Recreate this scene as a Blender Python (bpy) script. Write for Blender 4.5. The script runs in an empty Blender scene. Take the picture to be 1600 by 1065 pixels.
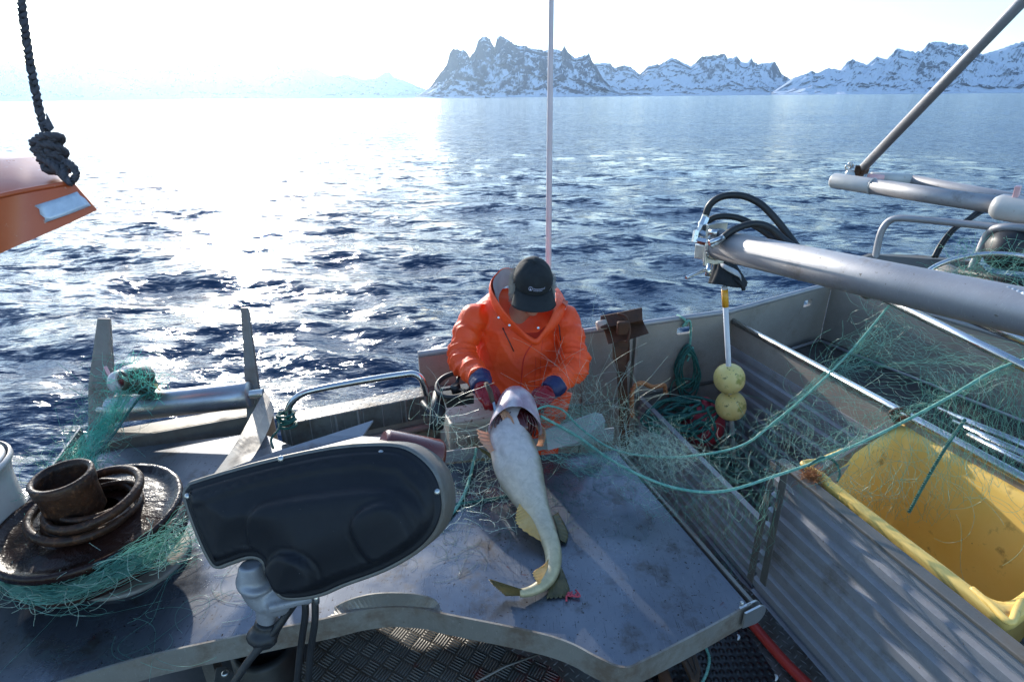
import bpy, bmesh, math, random
import numpy as np
from mathutils import Vector, Matrix, noise as mnoise
random.seed(7); rng = np.random.RandomState(7)
sc = bpy.context.scene
COL = sc.collection
R = math.radians

# ------------------------------------------------------------------ camera
FPX = 889.0; PIT = R(23.2); ROLL = R(0.5); CZ = 3.3
CAMP = Vector((0, 0, CZ))
_f = Vector((0, math.cos(PIT), -math.sin(PIT))); _r0 = Vector((1, 0, 0)); _u0 = _r0.cross(_f)
_r = _r0*math.cos(ROLL) - _u0*math.sin(ROLL); _u = _r.cross(_f)
# keep right vector / up vector orthonormal
cam_d = bpy.data.cameras.new("camera"); cam = bpy.data.objects.new("camera", cam_d); COL.objects.link(cam)
cam_d.sensor_width = 36; cam_d.lens = FPX*36/1600; cam_d.clip_start = 0.05; cam_d.clip_end = 60000
cam.matrix_world = Matrix(((_r.x, _u.x, -_f.x, 0), (_r.y, _u.y, -_f.y, 0), (_r.z, _u.z, -_f.z, CZ), (0, 0, 0, 1)))
sc.camera = cam

def ray(x, y): return _f + _r*((x-800)/FPX) - _u*((y-532.5)/FPX)
def PT(x, y, k): return CAMP + ray(x, y)*k                       # at depth k metres
def G(x, y, z): d = ray(x, y); return CAMP + d*((z-CZ)/d.z)      # on a level plane
def PY(x, y, Y): d = ray(x, y); return CAMP + d*(Y/d.y)          # at a distance ahead
def VP(x, y, P0, n): d = ray(x, y); return CAMP + d*((P0-CAMP).dot(n)/d.dot(n))   # on a plane

# ------------------------------------------------------------------ light
SUN_EL = R(15); SUN_AZ = R(-26)
w = bpy.data.worlds.new("World"); sc.world = w; w.use_nodes = True
nt = w.node_tree; bg = nt.nodes['Background']
sky = nt.nodes.new('ShaderNodeTexSky'); sky.sky_type = 'NISHITA'; sky.sun_disc = False
sky.sun_elevation = SUN_EL; sky.sun_rotation = SUN_AZ; sky.air_density = 1.0; sky.dust_density = .4; sky.ozone_density = 3.0
nt.links.new(sky.outputs[0], bg.inputs[0]); bg.inputs[1].default_value = 0.15
sd = bpy.data.lights.new("sun", 'SUN'); sd.energy = 2.6; sd.angle = R(0.6); sd.color = (1, .93, .82)
so = bpy.data.objects.new("sun", sd); COL.objects.link(so)
sdir = Vector((math.sin(SUN_AZ)*math.cos(SUN_EL), math.cos(SUN_AZ)*math.cos(SUN_EL), math.sin(SUN_EL)))
so.rotation_euler = sdir.to_track_quat('Z', 'Y').to_euler(); so.location = (-4, 8, 6)
vs = sc.view_settings; vs.view_transform = 'Standard'; vs.look = 'None'; vs.exposure = 1.4; vs.gamma = 1
sc.cycles.max_bounces = 6; sc.cycles.volume_bounces = 0; sc.cycles.sample_clamp_indirect = 6
sc.cycles.use_denoising = True

# ------------------------------------------------------------------ materials
class NT:
    def __init__(s, name):
        s.m = bpy.data.materials.new(name); s.m.use_nodes = True; s.t = s.m.node_tree
        s.b = s.t.nodes['Principled BSDF']; s._c = None
    def n(s, typ, **k):
        o = s.t.nodes.new(typ)
        for a, b in k.items():
            if a.startswith('i_'):
                key = a[2:]; key = int(key) if key.isdigit() else key
                if hasattr(b, 'is_output'): s.t.links.new(b, o.inputs[key])
                else: o.inputs[key].default_value = b
            else: setattr(o, a, b)
        return o
    def L(s, a, b): s.t.links.new(a, b)
    def co(s):
        if not s._c: s._c = s.n('ShaderNodeTexCoord').outputs['Object']
        return s._c
    def noise(s, scale, detail=6, rough=.6, vec=None, stretch=None, dist=0):
        v = vec or s.co()
        if stretch:
            mp = s.n('ShaderNodeMapping'); s.L(v, mp.inputs[0]); mp.inputs['Scale'].default_value = stretch; v = mp.outputs[0]
        o = s.n('ShaderNodeTexNoise'); s.L(v, o.inputs['Vector']); o.inputs['Scale'].default_value = scale
        o.inputs['Detail'].default_value = detail; o.inputs['Roughness'].default_value = rough; o.inputs['Distortion'].default_value = dist
        return o.outputs['Fac']
    def ramp(s, fac, stops):
        o = s.n('ShaderNodeValToRGB'); s.L(fac, o.inputs[0]); e = o.color_ramp.elements
        while len(e) < len(stops): e.new(.5)
        for k, (p, c) in enumerate(stops):
            e[k].position = p; e[k].color = (c, c, c, 1) if isinstance(c, (int, float)) else (*c, 1)
        return o.outputs['Color']
    def mix(s, f, a, b, typ='MIX'):
        o = s.n('ShaderNodeMix', data_type='RGBA', blend_type=typ)
        for i, v in ((0, f), (6, a), (7, b)):
            if hasattr(v, 'is_output'): s.L(v, o.inputs[i])
            else: o.inputs[i].default_value = v if i == 0 else (*v, 1)
        return o.outputs[2]
    def math(s, op, a, b=0, c=0):
        o = s.n('ShaderNodeMath', operation=op)
        for i, v in enumerate((a, b, c)):
            if hasattr(v, 'is_output'): s.L(v, o.inputs[i])
            else: o.inputs[i].default_value = v
        return o.outputs[0]
    def bump(s, h, st=.3, d=.01, prev=None):
        o = s.n('ShaderNodeBump'); s.L(h, o.inputs['Height']); o.inputs['Strength'].default_value = st; o.inputs['Distance'].default_value = d
        if prev: s.L(prev, o.inputs['Normal'])
        return o.outputs[0]
    def set(s, **k):
        nm = dict(col='Base Color', rough='Roughness', metal='Metallic', norm='Normal', spec='Specular IOR Level', coat='Coat Weight', coatr='Coat Roughness', trans='Transmission Weight', sss='Subsurface Weight', ior='IOR', alpha='Alpha', sheen='Sheen Weight')
        for a, v in k.items():
            i = s.b.inputs[nm[a]]
            if hasattr(v, 'is_output'): s.L(v, i)
            elif a == 'col': i.default_value = (*v, 1)
            else: i.default_value = v
        return s

def mat_var(name, a, b, scale=6, rough=(.4, .6), metal=0, bump=.15, bscale=40, bd=.002, spots=None, coat=0, stretch=None):
    m = NT(name); f = m.noise(scale, stretch=stretch)
    c = m.mix(m.ramp(f, [(.3, 0), (.7, 1)]), a, b)
    rr = m.ramp(m.noise(scale*2.3), [(.3, rough[0]), (.7, rough[1])])
    if spots:
        for (sc_, lo, hi, colr) in spots:
            k = m.ramp(m.noise(sc_, 8, .65), [(lo, 0), (hi, 1)]); c = m.mix(k, c, colr)
    m.set(col=c, rough=rr, metal=metal, coat=coat, coatr=.1)
    m.set(norm=m.bump(m.noise(bscale, 5), bump, bd)); return m.m

def metal_mat(name, a, b, rough=(.3, .5), metal=.85, stain=(.11, .075, .045), samt=(.58, .72), scr=.25, sscale=5, drip=None):
    m = NT(name)
    c = m.mix(m.ramp(m.noise(4), [(.3, 0), (.7, 1)]), a, b)
    # fine scratches in several directions
    s1 = m.noise(60, 3, .5, stretch=(1, 14, 1)); s2 = m.noise(70, 3, .5, stretch=(12, 1, 6))
    sc1 = m.ramp(s1, [(.62, 0), (.68, 1)]); sc2 = m.ramp(s2, [(.64, 0), (.7, 1)])
    scm = m.math('MAXIMUM', sc1, sc2)
    c = m.mix(m.math('MULTIPLY', scm, scr), c, tuple(min(1, x*1.6) for x in b))
    k = m.ramp(m.noise(sscale, 10, .68), [(samt[0], 0), (samt[1], .75)])
    sp = m.ramp(m.noise(85, 4, .6), [(.68, 0), (.72, .8)])
    k2 = m.math('MAXIMUM', k, sp); c = m.mix(k2, c, stain)
    rr = m.ramp(m.noise(9), [(.3, rough[0]), (.7, rough[1])])
    rr = m.math('ADD', rr, m.math('MULTIPLY', k2, .25))
    me = m.math('SUBTRACT', metal, m.math('MULTIPLY', k2, metal*.8))
    m.set(col=c, rough=rr, metal=me, norm=m.bump(scm, .12, .0006, m.bump(m.noise(3.5, 3), .25, .008)))
    return m.m

MT = {}
MT['alu'] = metal_mat('aluminium', (.27, .265, .275), (.38, .375, .39), rough=(.45, .65), metal=.5)
MT['alu_dirty'] = metal_mat('dirty_aluminium', (.15, .14, .125), (.23, .215, .195), rough=(.45, .65), metal=.55, samt=(.5, .66), stain=(.13, .10, .07))
MT['alu_wall'] = metal_mat('painted_aluminium', (.25, .22, .19), (.33, .295, .26), rough=(.5, .7), metal=.25, samt=(.52, .7), stain=(.13, .095, .06), sscale=3, drip=.56)
MT['table'] = metal_mat('tray_aluminium', (.075, .085, .105), (.12, .132, .155), rough=(.24, .48), metal=.6, samt=(.54, .68), stain=(.055, .042, .03), scr=.6, sscale=5)
MT['steel'] = metal_mat('stainless_steel', (.5, .5, .5), (.6, .6, .6), rough=(.16, .3), metal=1, samt=(.68, .8), scr=.1)
MT['lip'] = metal_mat('rust_stained_lip', (.22, .20, .175), (.30, .28, .245), rough=(.45, .65), metal=.4, samt=(.47, .62), stain=(.11, .065, .035), sscale=6)
MT['roller'] = metal_mat('worn_roller_steel', (.33, .33, .34), (.46, .46, .47), rough=(.24, .42), metal=.9, samt=(.60, .74), scr=.2)
MT['zinc'] = metal_mat('zinc_fitting', (.45, .45, .44), (.6, .6, .58), rough=(.25, .4), metal=.9, samt=(.66, .8))
MT['white_metal'] = mat_var('white_painted_metal', (.40, .39, .37), (.52, .50, .48), 5, (.35, .5), 0, .1, 60, spots=[(26, .64, .7, (.25, .12, .07))])
MT['cream'] = mat_var('cream_plastic', (.36, .30, .24), (.46, .39, .32), 5, (.4, .6), 0, .1, 60, spots=[(40, .60, .64, (.10, .06, .03)), (9, .62, .75, (.22, .16, .09))])
MT['grime'] = mat_var('grimy_plastic', (.16, .12, .07), (.38, .31, .22), 30, (.5, .8), 0, .2, 60)
MT['rust'] = mat_var('rusty_steel', (.014, .008, .006), (.075, .030, .014), 14, (.4, .65), .0, .9, 38, .007, spots=[(50, .55, .7, (.15, .06, .025))], coat=.15)
MT['rust_wet'] = mat_var('wet_rust', (.007, .004, .003), (.032, .010, .006), 9, (.2, .45), .0, .9, 26, .008, coat=.12)
MT['rust_dull'] = mat_var('dull_rust', (.05, .028, .02), (.12, .055, .03), 10, (.55, .8), .1, .4, 50, .003)
for k_ in ('rust', 'rust_wet', 'rust_dull'): MT[k_].node_tree.nodes['Principled BSDF'].inputs['Specular IOR Level'].default_value = .22
MT['black'] = mat_var('black_plastic', (.007, .008, .011), (.012, .013, .017), 8, (.5, .62), 0, .12, 140, .001, spots=[(120, .70, .73, (.2, .2, .2))])
MT['black'].node_tree.nodes['Principled BSDF'].inputs['Specular IOR Level'].default_value = .3
MT['rubber'] = mat_var('black_rubber', (.012, .012, .013), (.025, .025, .027), 12, (.4, .6), 0, .2, 90)
MT['cloth_black'] = mat_var('black_cloth', (.008, .010, .012), (.016, .018, .02), 14, (.8, .95), 0, .3, 300, .001)
MT['grey_cloth'] = mat_var('grey_cloth', (.35, .35, .36), (.5, .5, .5), 14, (.6, .8), 0, .2, 60)
MT['yellow'] = mat_var('yellow_plastic', (.82, .51, .11), (.88, .61, .19), 3, (.35, .5), 0, .12, 30, spots=[(12, .60, .72, (.32, .20, .06)), (60, .68, .71, (.12, .08, .04))])
MT['float'] = mat_var('yellow_float_foam', (.74, .55, .14), (.82, .68, .30), 7, (.45, .6), 0, .15, 60, spots=[(9, .56, .64, (.40, .36, .08)), (26, .60, .66, (.07, .09, .02)), (60, .64, .70, (.08, .09, .03))])
MT['redbuoy'] = mat_var('red_buoy_plastic', (.40, .035, .06), (.50, .06, .08), 6, (.4, .5), 0, .1, 40)
MT['red'] = mat_var('red_hose_rubber', (.30, .015, .012), (.38, .03, .02), 10, (.35, .5), 0, .1, 60)
MT['pole'] = mat_var('white_pole_paint', (.60, .60, .62), (.7, .7, .7), 8, (.3, .45), 0, .05, 60)
MT['pinkpole'] = mat_var('pinkish_pole_paint', (.62, .47, .47), (.72, .60, .60), 8, (.3, .45), 0, .05, 60)
MT['amber'] = mat_var('amber_tape', (.75, .33, .02), (.8, .4, .04), 8, (.2, .3), 0, .05, 60)
MT['orange_hull'] = mat_var('orange_fibreglass', (.50, .085, .022), (.58, .12, .035), 3, (.25, .4), 0, .12, 60, coat=.1, spots=[(70, .64, .67, (.62, .35, .25))])
MT['tape'] = mat_var('reflective_tape', (.50, .54, .60), (.62, .66, .72), 60, (.3, .45), .3, .3, 300)
MT['deckdark'] = mat_var('dark_wet_deck', (.03, .03, .028), (.07, .065, .06), 5, (.35, .6), .2, .3, 30)
MT['rope_dark'] = mat_var('dark_rope', (.045, .04, .045), (.10, .09, .10), 60, (.8, .95), 0, .5, 200)
MT['rope_orange'] = mat_var('orange_rope', (.30, .11, .04), (.42, .18, .07), 60, (.7, .9), 0, .5, 200)
MT['pink'] = mat_var('pink_plastic', (.70, .36, .36), (.78, .46, .45), 10, (.4, .5), 0, .1, 60)
MT['wood'] = mat_var('brown_leather', (.05, .028, .016), (.10, .055, .03), 20, (.6, .8), 0, .3, 60)
MT['dull_black'] = mat_var('near_black_mottle', (.01, .01, .01), (.02, .02, .02), 20, (.6, .8))  # near-black mottled material, not assigned to any object

def rope_mat(name, a, b, fr=260):
    m = NT(name); f = m.ramp(m.noise(60, 3), [(.35, 0), (.65, 1)]); c = m.mix(f, a, b)
    m.set(col=c, rough=.6, norm=m.bump(m.noise(fr, 2), .6, .003)); return m.m
MT['rope_green'] = rope_mat('green_rope', (.09, .30, .24), (.24, .48, .38))
MT['rope_teal'] = rope_mat('dark_green_rope', (.012, .085, .07), (.03, .15, .12))

def net_mat(name, a, b, tr=.35):
    m = NT(name); f = m.ramp(m.noise(12, 3), [(.35, 0), (.65, 1)]); c = m.mix(f, a, b)
    m.set(col=c, rough=.32, spec=.8)
    t = m.n('ShaderNodeBsdfTranslucent'); m.L(c, t.inputs[0])
    mx = m.n('ShaderNodeMixShader'); mx.inputs[0].default_value = tr
    m.L(m.b.outputs[0], mx.inputs[1]); m.L(t.outputs[0], mx.inputs[2])
    m.L(mx.outputs[0], m.t.nodes['Material Output'].inputs[0]); return m.m
MT['net'] = net_mat('green_net_twine', (.10, .36, .29), (.26, .55, .44))
MT['net_sunlit'] = net_mat('sunlit_net_twine', (.20, .82, .68), (.45, .92, .82), .65)  # lighter copy of the green twine, sunlight painted into its colour
MT['net_pale'] = net_mat('pale_net_twine', (.45, .62, .52), (.65, .78, .66), .3)

def tread_mat(name, s, five=False, base=(.20, .20, .20), dirt=(.07, .045, .025), red=0, rot=0):
    """raised tread bars of a chequer plate, as bump"""
    m = NT(name); mp = m.n('ShaderNodeMapping'); m.L(m.co(), mp.inputs[0]); mp.inputs['Scale'].default_value = (s, s, s); mp.inputs['Rotation'].default_value = (0, 0, rot)
    sp = m.n('ShaderNodeSeparateXYZ'); m.L(mp.outputs[0], sp.inputs[0]); X, Y = sp.outputs[0], sp.outputs[1]
    ax = m.math('FLOOR', X); ay = m.math('FLOOR', Y)
    par = m.math('MODULO', m.math('ABSOLUTE', m.math('ADD', ax, ay)), 2)
    fx = m.math('SUBTRACT', m.math('FRACT', X), .5); fy = m.math('SUBTRACT', m.math('FRACT', Y), .5)
    # u along bar, v across; swap by parity
    u = m.math('ADD', m.math('MULTIPLY', fx, par), m.math('MULTIPLY', fy, m.math('SUBTRACT', 1, par)))
    v = m.math('ADD', m.math('MULTIPLY', fy, par), m.math('MULTIPLY', fx, m.math('SUBTRACT', 1, par)))
    if five:
        vv = m.math('ABSOLUTE', m.math('SUBTRACT', m.math('FRACT', m.math('ADD', m.math('MULTIPLY', v, 5), .5)), .5))
        h = m.ramp(vv, [(.1, 1), (.34, 0)])
        wu = m.ramp(m.math('ABSOLUTE', u), [(.30, 1), (.45, 0)]); wv = m.ramp(m.math('ABSOLUTE', v), [(.44, 1), (.5, 0)])
        h = m.math('MULTIPLY', h, m.math('MULTIPLY', wu, wv))
    else:
        q = m.math('ADD', m.math('POWER', m.math('MULTIPLY', m.math('ABSOLUTE', u), 2.1), 2), m.math('POWER', m.math('MULTIPLY', m.math('ABSOLUTE', v), 9), 2))
        h = m.ramp(q, [(.25, 1), (1, 0)])
    c = m.mix(m.ramp(m.noise(5, 8), [(.3, 0), (.7, 1)]), base, tuple(x*.6 for x in base))
    c = m.mix(m.ramp(m.noise(7, 9, .7), [(.42, 0), (.62, .85)]), c, dirt)
    if red: c = m.mix(m.ramp(m.noise(3.2, 8, .65), [(.52, 0), (.60, red)]), c, (.16, .012, .012))
    c = m.mix(m.math('MULTIPLY', h, .2 if five else .5), c, (.42, .42, .42))
    m.set(col=c, metal=.2 if five else .45, rough=m.ramp(m.noise(10), [(.3, .3), (.7, .6)]), norm=m.bump(h, .9, .004)); return m.m
MT['tread5'] = tread_mat('five_bar_tread_plate', 22, True, (.085, .08, .07), (.035, .022, .012), .9, .5)
MT['tread'] = tread_mat('tread_plate', 34, False, (.20, .20, .19), (.08, .055, .035), 0, .9)

def tray_mat():
    m = NT('scratched_wet_tray'); c = m.mix(m.ramp(m.noise(3, 6), [(.3, 0), (.7, 1)]), (.10, .113, .138), (.17, .182, .205))
    def lines(sc_, st, lo, rotz):
        mp = m.n('ShaderNodeMapping'); m.L(m.co(), mp.inputs[0]); mp.inputs['Rotation'].default_value = (0, 0, rotz); mp.inputs['Scale'].default_value = (st, 1, 1)
        o = m.n('ShaderNodeTexNoise'); m.L(mp.outputs[0], o.inputs['Vector']); o.inputs['Scale'].default_value = sc_; o.inputs['Detail'].default_value = 4; o.inputs['Roughness'].default_value = .7
        return m.ramp(o.outputs['Fac'], [(lo, 0), (lo+.03, 1)])
    l1 = lines(9, 22, .635, .5); l2 = lines(8, 26, .64, -.9); l3 = lines(10, 30, .645, 1.6)
    dk = m.math('MAXIMUM', l1, l2); c = m.mix(m.math('MULTIPLY', dk, .7), c, (.022, .02, .018)); c = m.mix(m.math('MULTIPLY', l3, .45), c, (.34, .36, .38))
    st = m.ramp(m.noise(5, 12, .72), [(.53, 0), (.66, .8)]); c = m.mix(st, c, (.060, .046, .034))
    sp = m.ramp(m.noise(95, 4, .62), [(.635, 0), (.67, .9)]); c = m.mix(sp, c, (.03, .018, .012))
    bl = m.ramp(m.noise(4.2, 9, .7, dist=1.2), [(.66, 0), (.70, .6)]); c = m.mix(bl, c, (.10, .02, .015))
    wet = m.noise(2.2, 7, .6, dist=.5); rr = m.ramp(wet, [(.38, .14), (.60, .46)])
    h = m.math('ADD', m.math('MULTIPLY', dk, -.6), m.noise(30, 4)); m.set(col=c, metal=.7, rough=m.math('ADD', rr, m.math('MULTIPLY', st, .15)), norm=m.bump(h, .12, .0015, m.bump(m.noise(2.5, 3), .3, .012))); return m.m
MT['table'] = tray_mat()
def mat_mesh():
    m = NT('perforated_black_rubber'); v = m.n('ShaderNodeTexVoronoi'); v.inputs['Scale'].default_value = 34; v.inputs['Randomness'].default_value = .12
    m.L(m.co(), v.inputs['Vector']); h = m.ramp(v.outputs['Distance'], [(.2, 1), (.45, 0)])
    m.set(col=(.012, .012, .014), rough=.42, norm=m.bump(h, 1, .008)); return m.m
MT['mat'] = mat_mesh()

# ------------------------------------------------------------------ mesh helpers
class MB:
    def __init__(s): s.v = []; s.f = []; s.sm = []
    def add(s, vs, fs, smooth=False):
        o = len(s.v); s.v += [tuple(x) for x in vs]; s.f += [tuple(i+o for i in f) for f in fs]; s.sm += [smooth]*len(fs); return s
    def hexa(s, a, b):                       # two quads a[4], b[4]
        return s.add(list(a)+list(b), [(3, 2, 1, 0), (4, 5, 6, 7), (0, 1, 5, 4), (1, 2, 6, 5), (2, 3, 7, 6), (3, 0, 4, 7)])
    def prism(s, pts, d):                    # polygon extruded by vector d
        n = len(pts); P = [Vector(p) for p in pts]; Q = [p+Vector(d) for p in P]
        return s.add(P+Q, [tuple(range(n))[::-1], tuple(range(n, 2*n))]+[(i, (i+1) % n, n+(i+1) % n, n+i) for i in range(n)])
    def box(s, c, sx, sy, sz, ax=(1, 0, 0), up=(0, 0, 1)):
        c = Vector(c); X = Vector(ax).normalized(); Z = Vector(up).normalized(); Yv = Z.cross(X).normalized(); Z = X.cross(Yv)
        X, Yv, Z = X*sx/2, Yv*sy/2, Z*sz/2
        return s.hexa([c-X-Yv-Z, c+X-Yv-Z, c+X+Yv-Z, c-X+Yv-Z], [c-X-Yv+Z, c+X-Yv+Z, c+X+Yv+Z, c-X+Yv+Z])
    def tube(s, pts, r, n=12, cap=True, smooth=True, sq=None):
        P = [Vector(p) for p in pts]; N = len(P); rr = r if hasattr(r, '__len__') else [r]*N
        vs = []; T0 = None; ref = None
        for i, p in enumerate(P):
            t = (P[min(i+1, N-1)]-P[max(i-1, 0)]).normalized()
            if ref is None:
                ref = t.orthogonal().normalized()
                if abs(t.z) < .95: ref = t.cross(Vector((0, 0, 1))).normalized()
            ref = (ref-t*ref.dot(t)).normalized(); b = t.cross(ref)
            for k in range(n):
                a = 2*math.pi*k/n; vs.append(p+ref*(rr[i]*math.cos(a))+b*(rr[i]*(sq or 1)*math.sin(a)))
        fs = [(i*n+k, i*n+(k+1) % n, (i+1)*n+(k+1) % n, (i+1)*n+k) for i in range(N-1) for k in range(n)]
        s.add(vs, fs, smooth)
        if cap: o = len(s.v)-len(vs); s.f += [tuple(o+k for k in range(n))[::-1], tuple(o+(N-1)*n+k for k in range(n))]; s.sm += [False]*2
        return s
    def lathe(s, c, axis, prof, n=40, smooth=True, cap=True, phase=0):   # prof [(r, h)]
        c = Vector(c); A = Vector(axis).normalized(); X = A.orthogonal().normalized(); Yv = A.cross(X)
        vs = []
        for (r, h) in prof:
            for k in range(n):
                a = 2*math.pi*k/n+phase; vs.append(c+A*h+X*(r*math.cos(a))+Yv*(r*math.sin(a)))
        m = len(prof); fs = [(i*n+k, i*n+(k+1) % n, (i+1)*n+(k+1) % n, (i+1)*n+k) for i in range(m-1) for k in range(n)]
        s.add(vs, fs, smooth)
        if cap: o = len(s.v)-len(vs); s.f += [tuple(o+k for k in range(n))[::-1], tuple(o+(m-1)*n+k for k in range(n))]; s.sm += [False]*2
        return s
    def torus(s, c, axis, R_, r, n=48, m=10, sq=1):
        c = Vector(c); A = Vector(axis).normalized(); X = A.orthogonal().normalized(); Yv = A.cross(X); vs = []
        for i in range(n):
            a = 2*math.pi*i/n; d = X*math.cos(a)+Yv*math.sin(a)
            for k in range(m):
                b = 2*math.pi*k/m; vs.append(c+d*(R_+r*math.cos(b))+A*(r*sq*math.sin(b)))
        return s.add(vs, [(i*m+k, ((i+1) % n)*m+k, ((i+1) % n)*m+(k+1) % m, i*m+(k+1) % m) for i in range(n) for k in range(m)], True)
    def ball(s, c, r, n=16, ax=None):
        c = Vector(c); r = r if hasattr(r, '__len__') else (r, r, r); M = ax or Matrix.Identity(3); vs = []; m = n//2
        for i in range(m+1):
            t = math.pi*i/m
            for k in range(n):
                a = 2*math.pi*k/n; vs.append(c+M @ Vector((r[0]*math.sin(t)*math.cos(a), r[1]*math.sin(t)*math.sin(a), r[2]*math.cos(t))))
        return s.add(vs, [(i*n+k, (i+1)*n+k, (i+1)*n+(k+1) % n, i*n+(k+1) % n) for i in range(m) for k in range(n)], True)
    def grid(s, rows, smooth=True, closed=False):
        n = len(rows[0]); vs = [p for r in rows for p in r]; m = n if closed else n-1
        return s.add(vs, [(i*n+k, i*n+(k+1) % n, (i+1)*n+(k+1) % n, (i+1)*n+k) for i in range(len(rows)-1) for k in range(m)], smooth)

ROOTLOC = {}
def tag(o, label=None, cat=None, group=None, kind=None):
    if label: o['label'] = label
    if cat: o['category'] = cat
    if group: o['group'] = group
    if kind: o['kind'] = kind
    return o
def mk(name, me, mat, parent=None, origin=None, bevel=0, fix=True, mods=None):
    if origin is None:
        co = np.empty(len(me.vertices)*3, 'f'); me.vertices.foreach_get('co', co); co = co.reshape(-1, 3)
        origin = Vector([float(x) for x in (co.min(0)+co.max(0))/2])
    me.transform(Matrix.Translation(-origin))
    if fix:
        bm = bmesh.new(); bm.from_mesh(me); bmesh.ops.remove_doubles(bm, verts=bm.verts, dist=1e-6)
        bmesh.ops.recalc_face_normals(bm, faces=bm.faces); bm.to_mesh(me); bm.free()
    o = bpy.data.objects.new(name, me); COL.objects.link(o)
    if mat: me.materials.append(MT[mat] if isinstance(mat, str) else mat)
    if parent: o.parent = parent; o.location = origin-ROOTLOC[parent.name]
    else: o.location = origin
    ROOTLOC[o.name] = origin
    if bevel:
        b = o.modifiers.new('bevel', 'BEVEL'); b.width = bevel; b.segments = 2; b.limit_method = 'ANGLE'; b.angle_limit = R(35)
    return o
def obj(name, mb, mat, parent=None, bevel=0, fix=True):
    me = bpy.data.meshes.new(name); me.from_pydata([tuple(v) for v in mb.v], [], mb.f)
    me.polygons.foreach_set('use_smooth', mb.sm); me.update()
    return mk(name, me, mat, parent, bevel=bevel, fix=fix)
def empty(name, loc, label, cat, group=None):
    o = bpy.data.objects.new(name, None); COL.objects.link(o); o.location = loc; ROOTLOC[o.name] = Vector(loc)
    o.empty_display_size = .1; return tag(o, label, cat, group)
def cr(pts, n=8, closed=False):              # Catmull-Rom
    P = [Vector(p) for p in pts]; out = []; N = len(P)
    for i in range(N if closed else N-1):
        if closed: a, b, c, d = P[i-1], P[i], P[(i+1) % N], P[(i+2) % N]
        else: a, b, c, d = P[max(i-1, 0)], P[i], P[i+1], P[min(i+2, N-1)]
        for k in range(n):
            t = k/n; out.append(.5*((2*b)+(c-a)*t+(2*a-5*b+4*c-d)*t*t+(3*b-a-3*c+d)*t**3))
    if not closed: out.append(P[-1])
    return out
def lerp(a, b, t): return a+(b-a)*t
def baked(mb_or_me, voxel, smooth=4, sub=0, name='body', extra=None):
    """weld overlapping volumes into one continuous surface"""
    if isinstance(mb_or_me, MB):
        me = bpy.data.meshes.new(name); me.from_pydata([tuple(v) for v in mb_or_me.v], [], mb_or_me.f); me.update()
        bm = bmesh.new(); bm.from_mesh(me); bmesh.ops.recalc_face_normals(bm, faces=bm.faces); bm.to_mesh(me); bm.free()
    else: me = mb_or_me
    o = bpy.data.objects.new('tmp', me); COL.objects.link(o)
    m = o.modifiers.new('r', 'REMESH'); m.mode = 'VOXEL'; m.voxel_size = voxel; m.use_smooth_shade = True
    if smooth: m = o.modifiers.new('s', 'SMOOTH'); m.iterations = smooth; m.factor = .5
    dg = bpy.context.evaluated_depsgraph_get(); dg.update()
    out = bpy.data.meshes.new_from_object(o.evaluated_get(dg)); bpy.data.objects.remove(o)
    out.name = name; out.polygons.foreach_set('use_smooth', [True]*len(out.polygons)); return out
def displace(me, fn):
    me.update(); n = len(me.vertices); co = np.empty(n*3); no = np.empty(n*3); me.vertices.foreach_get('co', co); me.vertices.foreach_get('normal', no)
    co = co.reshape(-1, 3); no = no.reshape(-1, 3); d = np.array([fn(Vector(c)) for c in co]); me.vertices.foreach_set('co', (co+no*d[:, None]).ravel()); me.update()
def strands_mesh(name, lines, rad, n=3):
    """many thin tubes as one numpy-built mesh; lines: list of (k,3) arrays; rad scalar or list"""
    V = []; Fc = []; off = 0; ang = np.arange(n)*2*np.pi/n; ca, sa = np.cos(ang), np.sin(ang)
    for li, P in enumerate(lines):
        P = np.asarray(P, dtype=np.float64)
        if len(P) < 2: continue
        r = rad[li] if hasattr(rad, '__len__') else rad
        T = np.gradient(P, axis=0); T /= (np.linalg.norm(T, axis=1, keepdims=True)+1e-9)
        ref = np.where(np.abs(T[:, 2:3]) < .9, np.array([[0, 0, 1.]]), np.array([[1., 0, 0]]))
        A = np.cross(T, ref); A /= (np.linalg.norm(A, axis=1, keepdims=True)+1e-9); B = np.cross(T, A)
        ring = P[:, None, :]+r*(A[:, None, :]*ca[None, :, None]+B[:, None, :]*sa[None, :, None])
        V.append(ring.reshape(-1, 3)); k = len(P)
        i = np.arange(k-1)[:, None]*n; j = np.arange(n)[None, :]; j2 = (j+1) % n
        q = np.stack([i+j, i+j2, i+n+j2, i+n+j], -1).reshape(-1, 4)+off; Fc.append(q); off += k*n
    V = np.concatenate(V); Fc = np.concatenate(Fc); me = bpy.data.meshes.new(name)
    me.vertices.add(len(V)); me.vertices.foreach_set('co', V.astype('f').ravel())
    me.loops.add(Fc.size); me.loops.foreach_set('vertex_index', Fc.astype('i').ravel())
    me.polygons.add(len(Fc)); me.polygons.foreach_set('loop_start', np.arange(0, Fc.size, 4, dtype='i'))
    me.polygons.foreach_set('loop_total', np.full(len(Fc), 4, dtype='i'))
    me.polygons.foreach_set('use_smooth', np.ones(len(Fc), dtype=bool)); me.update(calc_edges=True); me.validate(); return me
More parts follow.
